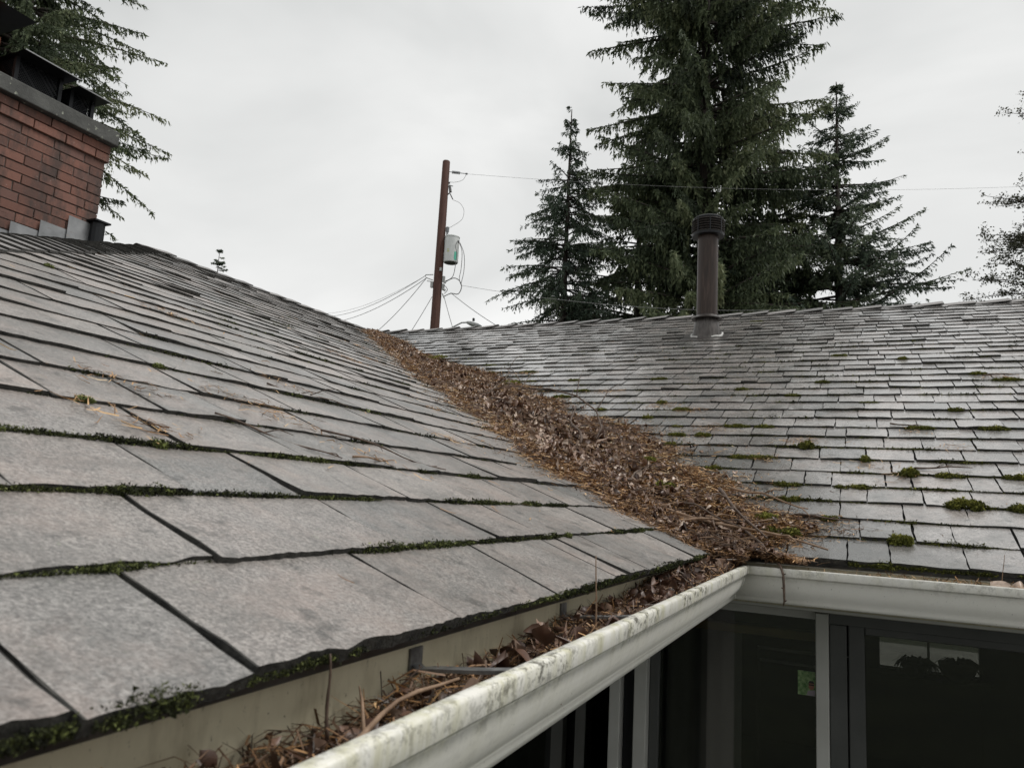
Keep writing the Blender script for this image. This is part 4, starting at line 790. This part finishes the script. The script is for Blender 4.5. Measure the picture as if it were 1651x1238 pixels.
# ------------------------------------------------------------------ trees
def conifer(name, x, y, H, z0, rad, nb, label, group, mat, seed, hang=.7, droop=.25, card=(.1, .2), wd=(.022, .045), spacing=.1, tr=.3, lift=.15, bz=GZ, blen=.55, cstep=.075):
    r = np.random.default_rng(seed); tree = thing(name, (x, y, bz), label, 'tree', group)
    tr_m = MB(); tr_m.tube([(x, y, bz), (x + .05, y, bz + H * .33), (x, y + .04, bz + H * .66), (x, y, bz + H)], [tr, tr * .75, tr * .42, .02], 8)
    Vs, Fs, Ts, o_ = [], [], [], 0
    zs = z0 + (bz + H - z0) * (r.random(nb) ** 1.15); zs = zs + .32 * np.sin(zs * 2 * np.pi / 1.05) * (.7 if H > 19 else .3)
    for z in zs:
        f = (z - z0) / (bz + H - z0); L = rad(z) * r.uniform(.6, 1.08)
        if L < .15: L = .15
        az = r.uniform(0, 2 * np.pi); dz0 = r.uniform(-.05, .3) * (1 if f < .75 else 1.8)
        n = max(5, int(L / .25)); q = np.linspace(0, 1, n + 1); dr = droop * r.uniform(.6, 1.4)
        ba = np.array([np.cos(az), np.sin(az), 0]); la = np.array([-np.sin(az), np.cos(az), 0])
        sw = r.normal(0, .12)
        def pt(q): return np.array([x, y, z]) + ba * (L * q)[:, None] + la * (sw * L * q * q)[:, None] + np.array([0, 0, 1]) * (L * (dz0 * q - dr * q * q * 1.6 + lift * q ** 3))[:, None]
        pts = pt(q); r0 = .012 + .013 * L
        tr_m.tube(pts[::2] if len(pts[::2]) > 2 else pts, list(np.linspace(r0, .006, len(pts[::2]) if len(pts[::2]) > 2 else len(pts))), 4, cap=False)
        m = max(6, int(L / spacing)); qq = r.uniform(.12, 1, m * 2) ** .85
        P0 = pt(qq); sgn = r.choice([-1, 1], len(qq)); bl_ = blen * np.clip(1.15 - qq, .16, 1) * r.uniform(.5, 1.3, len(qq)) * min(1, .35 + L / 3.5)
        dv = ba[None] * r.uniform(.25, .9, len(qq))[:, None] + la[None] * (sgn * r.uniform(.2, .9, len(qq)))[:, None]; dv /= np.linalg.norm(dv, axis=1, keepdims=True)
        nc = np.maximum(2, (bl_ / cstep).astype(int)); tot = int(nc.sum()); rep = np.repeat(np.arange(len(qq)), nc)
        s_ = (np.arange(tot) - np.repeat(np.cumsum(nc) - nc, nc) + r.random(tot)) / nc[rep]
        hg = hang * r.uniform(.5, 1.3, len(qq))
        C = P0[rep] + dv[rep] * (bl_[rep] * s_ * (1 - .45 * hang * s_))[:, None] - np.array([0, 0, 1]) * (bl_[rep] * hg[rep] * s_ ** 1.4)[:, None] + r.normal(0, .02, (tot, 3))
        dd = dv[rep] * (1 - .6 * hang * s_)[:, None] - np.array([0, 0, 1]) * (hg[rep] * (.25 + s_))[:, None] + r.normal(0, .42, (tot, 3)); dd /= np.linalg.norm(dd, axis=1, keepdims=True)
        ss = np.cross(dd, r.normal(size=(tot, 3))); ss /= np.linalg.norm(ss, axis=1, keepdims=True)
        l = r.uniform(*card, tot)[:, None]; w = r.uniform(*wd, tot)[:, None]
        V = np.stack([C - dd * l * .3, C + ss * w + dd * l * .12, C + dd * l * .7, C - ss * w + dd * l * .12], 1).reshape(-1, 3)
        Vs.append(V); Fs.append(np.arange(tot * 4).reshape(-1, 4) + o_); o_ += tot * 4
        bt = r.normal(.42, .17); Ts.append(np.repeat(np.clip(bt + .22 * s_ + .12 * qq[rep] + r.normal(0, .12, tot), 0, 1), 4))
    obj('trunk', tr_m.mesh('trunk', 'bark', smooth=True), tree)
    obj('crown', me_np('crown', np.concatenate(Vs), np.concatenate(Fs), mat, np.concatenate(Ts)), tree); return tree
ip = lambda zs, rs: (lambda z: float(np.interp(z, zs, rs)))
TG = 'tall conifers behind the house'
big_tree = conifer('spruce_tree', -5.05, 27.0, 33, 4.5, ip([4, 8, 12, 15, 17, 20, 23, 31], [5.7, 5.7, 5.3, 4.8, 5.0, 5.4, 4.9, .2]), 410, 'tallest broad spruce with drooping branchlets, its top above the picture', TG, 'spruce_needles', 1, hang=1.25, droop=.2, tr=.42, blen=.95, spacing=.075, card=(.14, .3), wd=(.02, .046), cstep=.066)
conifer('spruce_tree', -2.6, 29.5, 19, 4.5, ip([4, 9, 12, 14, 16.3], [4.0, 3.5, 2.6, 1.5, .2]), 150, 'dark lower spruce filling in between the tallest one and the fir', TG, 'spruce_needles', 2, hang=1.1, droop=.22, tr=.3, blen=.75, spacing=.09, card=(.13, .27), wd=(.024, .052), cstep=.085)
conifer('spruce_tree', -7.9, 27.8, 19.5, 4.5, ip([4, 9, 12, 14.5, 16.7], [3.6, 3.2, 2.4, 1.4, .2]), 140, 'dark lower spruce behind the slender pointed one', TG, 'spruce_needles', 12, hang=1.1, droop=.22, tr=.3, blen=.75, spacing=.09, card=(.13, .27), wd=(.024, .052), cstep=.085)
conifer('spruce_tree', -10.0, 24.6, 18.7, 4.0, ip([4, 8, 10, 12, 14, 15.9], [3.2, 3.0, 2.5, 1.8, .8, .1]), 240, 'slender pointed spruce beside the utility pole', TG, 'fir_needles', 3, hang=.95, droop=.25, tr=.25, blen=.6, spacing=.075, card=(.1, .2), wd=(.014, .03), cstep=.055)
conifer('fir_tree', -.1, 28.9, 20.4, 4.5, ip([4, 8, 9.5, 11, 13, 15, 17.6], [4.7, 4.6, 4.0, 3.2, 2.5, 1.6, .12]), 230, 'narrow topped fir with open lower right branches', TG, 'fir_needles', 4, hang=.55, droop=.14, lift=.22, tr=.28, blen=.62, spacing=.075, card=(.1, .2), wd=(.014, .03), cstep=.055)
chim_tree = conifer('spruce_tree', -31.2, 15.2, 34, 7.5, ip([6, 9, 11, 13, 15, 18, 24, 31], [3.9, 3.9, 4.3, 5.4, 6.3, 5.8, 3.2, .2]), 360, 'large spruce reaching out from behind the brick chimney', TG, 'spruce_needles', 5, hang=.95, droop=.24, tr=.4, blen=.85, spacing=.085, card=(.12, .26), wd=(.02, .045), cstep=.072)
conifer('distant_fir', -46.0, 40.5, 21.3, 12.0, ip([12, 16.5, 18.5], [2.0, .9, .1]), 120, 'tiny fir top peeping over the left ridge', 'distant tree tops', 'fir_needles', 6, hang=.3, droop=.1, tr=.15, blen=.4, spacing=.15, card=(.14, .26), wd=(.02, .04))
def broadleaf(x, y, H, z0, R, n_limb, label, seed):
    r = np.random.default_rng(seed); tree = thing('alder_tree', (x, y, GZ), label, 'tree'); m_ = MB()
    m_.tube([(x, y, GZ), (x, y, GZ + H * .4), (x + .1, y, GZ + H * .95)], [.3, .22, .03], 8); Pl = []
    for i in range(n_limb):
        z = z0 + (GZ + H - z0) * r.random() ** 1.1; f = (z - z0) / (GZ + H - z0); L = R * (1 - .72 * f ** 1.6) * r.uniform(.6, 1.1) ; az = r.uniform(0, 2 * np.pi)
        d_ = np.array([np.cos(az), np.sin(az), r.uniform(.1, .55)]); a = np.array([x, y, z]); pts = [a + d_ * L * t + np.array([0, 0, .12 * L * np.sin(3 * t)]) for t in np.linspace(0, 1, 6)]
        m_.tube(pts, list(np.linspace(.05, .008, 6)), 4, cap=False)
        for j in range(int(9 + L * 5)):
            t = r.uniform(.2, 1); k = min(int(t * 5), 4); p = pts[k] + (pts[k + 1] - pts[k]) * (t * 5 - k); dd = r.normal(size=3); dd[2] = abs(dd[2]) * .5; dd /= np.linalg.norm(dd); l = r.uniform(.3, .9) * (1.2 - .5 * t)
            m_.tube([p, p + dd * l * .5, p + dd * l + np.array([0, 0, -.05])], [.009, .006, .004], 3, cap=False)
            nl = int(20 * l / .6); s_ = r.uniform(.15, 1.05, nl); Pl.append(p + dd * (l * s_)[:, None] + r.normal(0, .075, (nl, 3)))
    P = np.concatenate(Pl); n = len(P); a = r.normal(size=(n, 3)); a /= np.linalg.norm(a, axis=1, keepdims=True); b = np.cross(a, r.normal(size=(n, 3))); b /= np.linalg.norm(b, axis=1, keepdims=True)
    l = r.uniform(.035, .06, n)[:, None]; V = np.stack([P - a * l, P + b * l * .6, P + a * l, P - b * l * .6], 1).reshape(-1, 3)
    obj('trunk', m_.mesh('trunk', 'bark', smooth=True), tree); obj('crown', me_np('crown', V, np.arange(n * 4).reshape(-1, 4), 'alder_leaves', np.repeat(np.clip(r.normal(.5, .22, n), 0, 1), 4)), tree)
broadleaf(9.1, 30.2, 21.0, 5.5, 4.7, 270, 'pale small-leaved tree beyond the right end of the roof', 9)

# ------------------------------------------------------------------ utility pole, wires, street lamp
px, py = -10.65, 16.07
pole = thing('utility_pole', (px, py, GZ), 'brown wooden utility pole carrying a grey transformer can', 'utility pole')
ptop = 9.95
o = obj('shaft', MB().tube([(px, py, GZ - .0), (px, py, 4), (px, py, ptop - .03), (px, py, ptop)], [.165, .14, .112, .1], 16).mesh('shaft', 'pole_wood'), pole); smooth_edges(o, 40)
RT = Vector((RM[0][0], RM[0][1], 0)).normalized(); FW = Vector((RM[2][0], RM[2][1], 0)).normalized()   # the street's cross direction and its normal
Pp = lambda r, z, f=0.: Vector((px, py, 0)) + RT * r + FW * f + Vector((0, 0, z))
tcx = .34; tb_, tt_ = 6.82, 7.58
def cyl(name, parent, prof, c, mat, sides=24): return smooth_edges(obj(name, MB().lathe(prof, tuple(c), sides).mesh(name, mat), parent), 35)
tf = cyl('transformer', pole, [(.2, 0), (.215, .02), (.215, .76), (.225, .765), (.225, .79), (.19, .82), (.03, .83)], Pp(tcx, tb_ - .04, -.05), 'transformer_paint')
cyl('bottom_plate', tf, [(.19, -.004), (.19, .001)], Pp(tcx, tb_ - .041, -.05), 'wire_dark')
cyl('bushing', tf, [(.03, 0), (.03, .12), (.05, .125), (.05, .15), (.035, .155), (.05, .16), (.052, .26), (.04, .275)], Pp(tcx - .16, 7.6, -.05), 'porcelain', 12)
for zz in (7.05, 7.45): obj('bracket', MB().tube([Pp(.08, zz, -.02), Pp(.17, zz, -.04)], .03, 6).mesh('bracket', 'lamp_grey'), tf)
def sticker(nm, a0, a1, z0_, z1_, mt):
    c = Pp(tcx, 0, -.05); vs = []
    base = math.atan2(-FW.y, -FW.x)
    for k in range(5):
        a = base + a0 + (a1 - a0) * k / 4
        vs += [(c.x + .218 * math.cos(a), c.y + .218 * math.sin(a), z0_), (c.x + .218 * math.cos(a), c.y + .218 * math.sin(a), z1_)]
    obj(nm, MB().add(vs, [(2 * k, 2 * k + 2, 2 * k + 3, 2 * k + 1) for k in range(4)]).mesh(nm, mt), tf)
sticker('warning_sticker', .5, 1.0, 6.83, 7.08, 'sticker_green'); sticker('number_sticker', -.55, -.2, 7.06, 7.09, 'sticker_yellow'); sticker('number_sticker', -.55, -.25, 7.12, 7.14, 'sticker_yellow')
for a in (.35, .55): cyl('side_bushing', tf, [(.02, -.02), (.03, 0), (.03, .03), (.015, .05)], Pp(tcx + a * .36, 7.4, -.2 + a * .1), 'wire_dark', 8)
# dead-end insulator, cutout fuse, spool rack
c = MB(); a, b = Pp(.1, 9.62), Pp(.62, 9.585); c.tube([a, b], .011, 6)
for k in range(9): p = a.lerp(b, .2 + .42 * k / 8); q = (b - a).normalized(); c.tube([p - q * .008, p + q * .008], .045, 10)
c.tube([Pp(.6, 9.586), Pp(.66, 9.582)], .028, 8); obj('insulator', c.mesh('insulator', 'porcelain'), pole)
c = MB(); c.tube([Pp(.1, 9.28), Pp(.15, 9.26)], .03, 6); c.tube([Pp(.12, 9.2), Pp(.25, 9.17)], .014, 5); c.tube([Pp(.15, 9.17), Pp(.18, 9.02), Pp(.19, 8.98)], .042, 8); c.tube([Pp(.1, 8.9), Pp(.17, 8.96)], .02, 6); c.tube([Pp(.18, 8.93), Pp(.27, 8.76)], .018, 6)
obj('cutout_fuse', c.mesh('cutout_fuse', 'wire_dark'), pole)
c = MB()
for zz, rr in ((6.28, .12), (6.05, .1)): c.box((-.03, -.03, -.09), (.03, .03, .09), M=Matrix.Translation(Pp(.17, zz, -.05))); c.tube([Pp(.16, zz - .06, -.05), Pp(.24, zz - .1, -.05)], .035, 8)
c.tube([Pp(-.15, 6.42), Pp(-.38, 6.4), Pp(-.36, 6.32), Pp(-.15, 6.25)], .014, 5); c.tube([Pp(-.13, 6.2), Pp(-.32, 6.22)], .012, 5); c.box((-.04, -.04, -.08), (.04, .04, .08), M=Matrix.Translation(Pp(-.16, 6.1, -.02)))
c.tube([Pp(.16, 5.85, -.05), Pp(.22, 5.72, -.05)], .02, 6)
obj('spool_rack', c.mesh('spool_rack', 'lamp_grey'), pole)
c = MB(); c.box((-.03, -.02, -.05), (.03, .02, .05), M=Matrix.Translation(Pp(.07, 6.55, -.14))); obj('tag_plate', c.mesh('tag_plate', 'lamp_grey'), pole)
c = MB()
def spline(ps, n=18):
    ps = [Vector(p) for p in ps]; out_ = []
    for i in range(len(ps) - 1):
        p0, p1, p2, p3 = ps[max(i - 1, 0)], ps[i], ps[i + 1], ps[min(i + 2, len(ps) - 1)]
        for k in range(n // (len(ps) - 1) + 1):
            t = k / (n // (len(ps) - 1) + 1); out_.append(.5 * ((2 * p1) + (-p0 + p2) * t + (2 * p0 - 5 * p1 + 4 * p2 - p3) * t * t + (-p0 + 3 * p1 - 3 * p2 + p3) * t ** 3))
    return out_ + [ps[-1]]
def jumper(ps, r=.006, mat='wire'): obj('jumper_wire', MB().tube(spline(ps), r, 5).mesh('jumper_wire', mat), pole)
jumper([Pp(.63, 9.57), Pp(.52, 9.38), Pp(.3, 9.3), Pp(.12, 9.3)]); jumper([Pp(.28, 8.74), Pp(.48, 8.66), Pp(.62, 8.45), Pp(.58, 8.15), Pp(.3, 7.92), Pp(.18, 7.86)])
jumper([Pp(.52, 7.4, -.25), Pp(.47, 7.2, -.3), Pp(.52, 7.0, -.28), Pp(.48, 6.5, -.2), Pp(.4, 6.32, -.1), Pp(.2, 6.22, -.05)], .01, 'wire_dark'); jumper([Pp(.56, 7.38, -.2), Pp(.66, 7.1, -.15), Pp(.66, 6.6, -.1), Pp(.62, 6.35), Pp(.68, 6.15)], .009, 'wire_dark')
jumper([Pp(.58, 7.38, -.15), Pp(.72, 7.05, -.1), Pp(.74, 6.6), Pp(.68, 6.18)], .009, 'wire_dark'); jumper([Pp(.22, 6.2, -.05), Pp(.45, 6.33, -.05), Pp(.62, 6.28), Pp(.7, 6.1), Pp(.62, 5.88), Pp(.4, 5.88), Pp(.2, 5.76, -.05)], .014, 'wire_dark')
jumper([Pp(.2, 6.1, -.05), Pp(.3, 5.98, -.05), Pp(.22, 5.85, -.05)], .01, 'wire_dark')
def wire(a, b, sag, label, r=.0055, mat='wire', grp='overhead wires from the pole'):
    a, b = Vector(a), Vector(b); pts = [a.lerp(b, t) - Vector((0, 0, 4 * sag * t * (1 - t))) for t in np.linspace(0, 1, 25)]
    tag(obj('overhead_wire', MB().tube([p - a for p in pts], r, 5).mesh('overhead_wire', mat), None, a), label, 'wire', grp)
wire(Pp(.66, 9.58), (7.24, 25.93, 11.04), .35, 'thin high wire running right from the pole top past the conifers', .004)
wire(Pp(.68, 6.14), (-.97, 22.87, 6.58), .3, 'thin lower wire running right from below the transformer')
wire(Pp(-.36, 6.38), (-26.94, 28.19, 9.51), .7, 'thin pale wire running left, highest of the left wires', .005)
wire(Pp(-.37, 6.38), (-22.33, 23.93, 7.77), .5, 'wire with dark splices running left from the pole bracket', .0085, 'wire_dark')
wire(Pp(-.35, 6.3), (-19.21, 21.12, 6.55), .35, 'thick wire running left, lowest of the three long left wires', .009, 'wire_dark')
wire(Pp(-.36, 6.28), (-15.04, 18.81, 5.23), .15, 'thick drop wire slanting steeply down left from the pole', .009, 'wire_dark')
wire(Pp(-.14, 5.75), (-12.86, 17.64, 4.6), .05, 'short drop wire close against the left of the pole', .0085, 'wire_dark')
wire(Pp(.22, 5.74, -.05), (-10.21, 16.67, 4.5), .02, 'short drop wire falling just right of the pole', .008, 'wire_dark')
wire(Pp(.4, 5.9), (-7.71, 15.66, 4.3), .08, 'drop wire slanting down right towards the slender spruce', .009, 'wire_dark')
# street lamp beyond the ridge
sx, sy = -14.9, 23.2
lp = thing('street_lamp', (sx, sy, GZ), 'grey cobra-head street lamp just showing above the right ridge', 'street lamp')
obj('pole', MB().tube([(sx, sy, GZ), (sx, sy, 6.4)], [.09, .06], 10).mesh('pole', 'lamp_grey'), lp)
obj('arm', MB().tube([(sx, sy, 6.3), (sx + .35, sy + .15, 6.55), (-13.9, 23.5, 6.9), (-13.6, 23.65, 6.94)], .032, 8).mesh('arm', 'lamp_grey'), lp)
hd = MB(); ax_ = Vector((.47, .24, -.12)).normalized(); base_ = Vector((-13.72, 23.6, 6.93)); up_ = Vector((0, 0, 1)); sd_ = ax_.cross(up_).normalized(); vs = []
for t, w, hu, hl in ((0, .06, .05, .05), (.15, .12, .09, .09), (.45, .14, .09, .12), (.6, .1, .05, .08), (.66, .03, .02, .03)):
    for k in range(10):
        a = 2 * math.pi * k / 10; vs.append(base_ + ax_ * t + sd_ * w * math.cos(a) + up_ * (hu if math.sin(a) > 0 else hl) * math.sin(a))
hd.add(vs, [(i * 10 + k, i * 10 + (k + 1) % 10, (i + 1) * 10 + (k + 1) % 10, (i + 1) * 10 + k) for i in range(4) for k in range(10)] + [tuple(range(10))[::-1], tuple(40 + k for k in range(10))])
obj('lamp_head', hd.mesh('lamp_head', 'lamp_grey', smooth=True), lp)
obj('photocell', MB().lathe([(.05, 0), (.05, .1), (.04, .12)], (-13.48, 23.72, 7.0), 10).mesh('photocell', 'black_metal'), lp)
# spruces added out of view to darken the right gutter; also mirrored in the glass
for i, (gx_, gy_, rz) in enumerate(((-3.0, -14.5, 1.0), (4.5, -13.0, 2.6), (11.5, -12.0, 4.2))):
    t_ = chim_tree.copy(); col.objects.link(t_); t_.location = (gx_, gy_, GZ); t_.rotation_euler.z = rz; t_.scale = (.8, .8, .62)
    t_['label'] = ('added unseen spruce facing the left wing of the house', 'added unseen spruce facing the inner corner of the house', 'added unseen spruce facing the sliding door')[i]; t_['group'] = 'spruces added out of view'
    for ch_ in chim_tree.children:
        c_ = ch_.copy(); col.objects.link(c_); c_.parent = t_
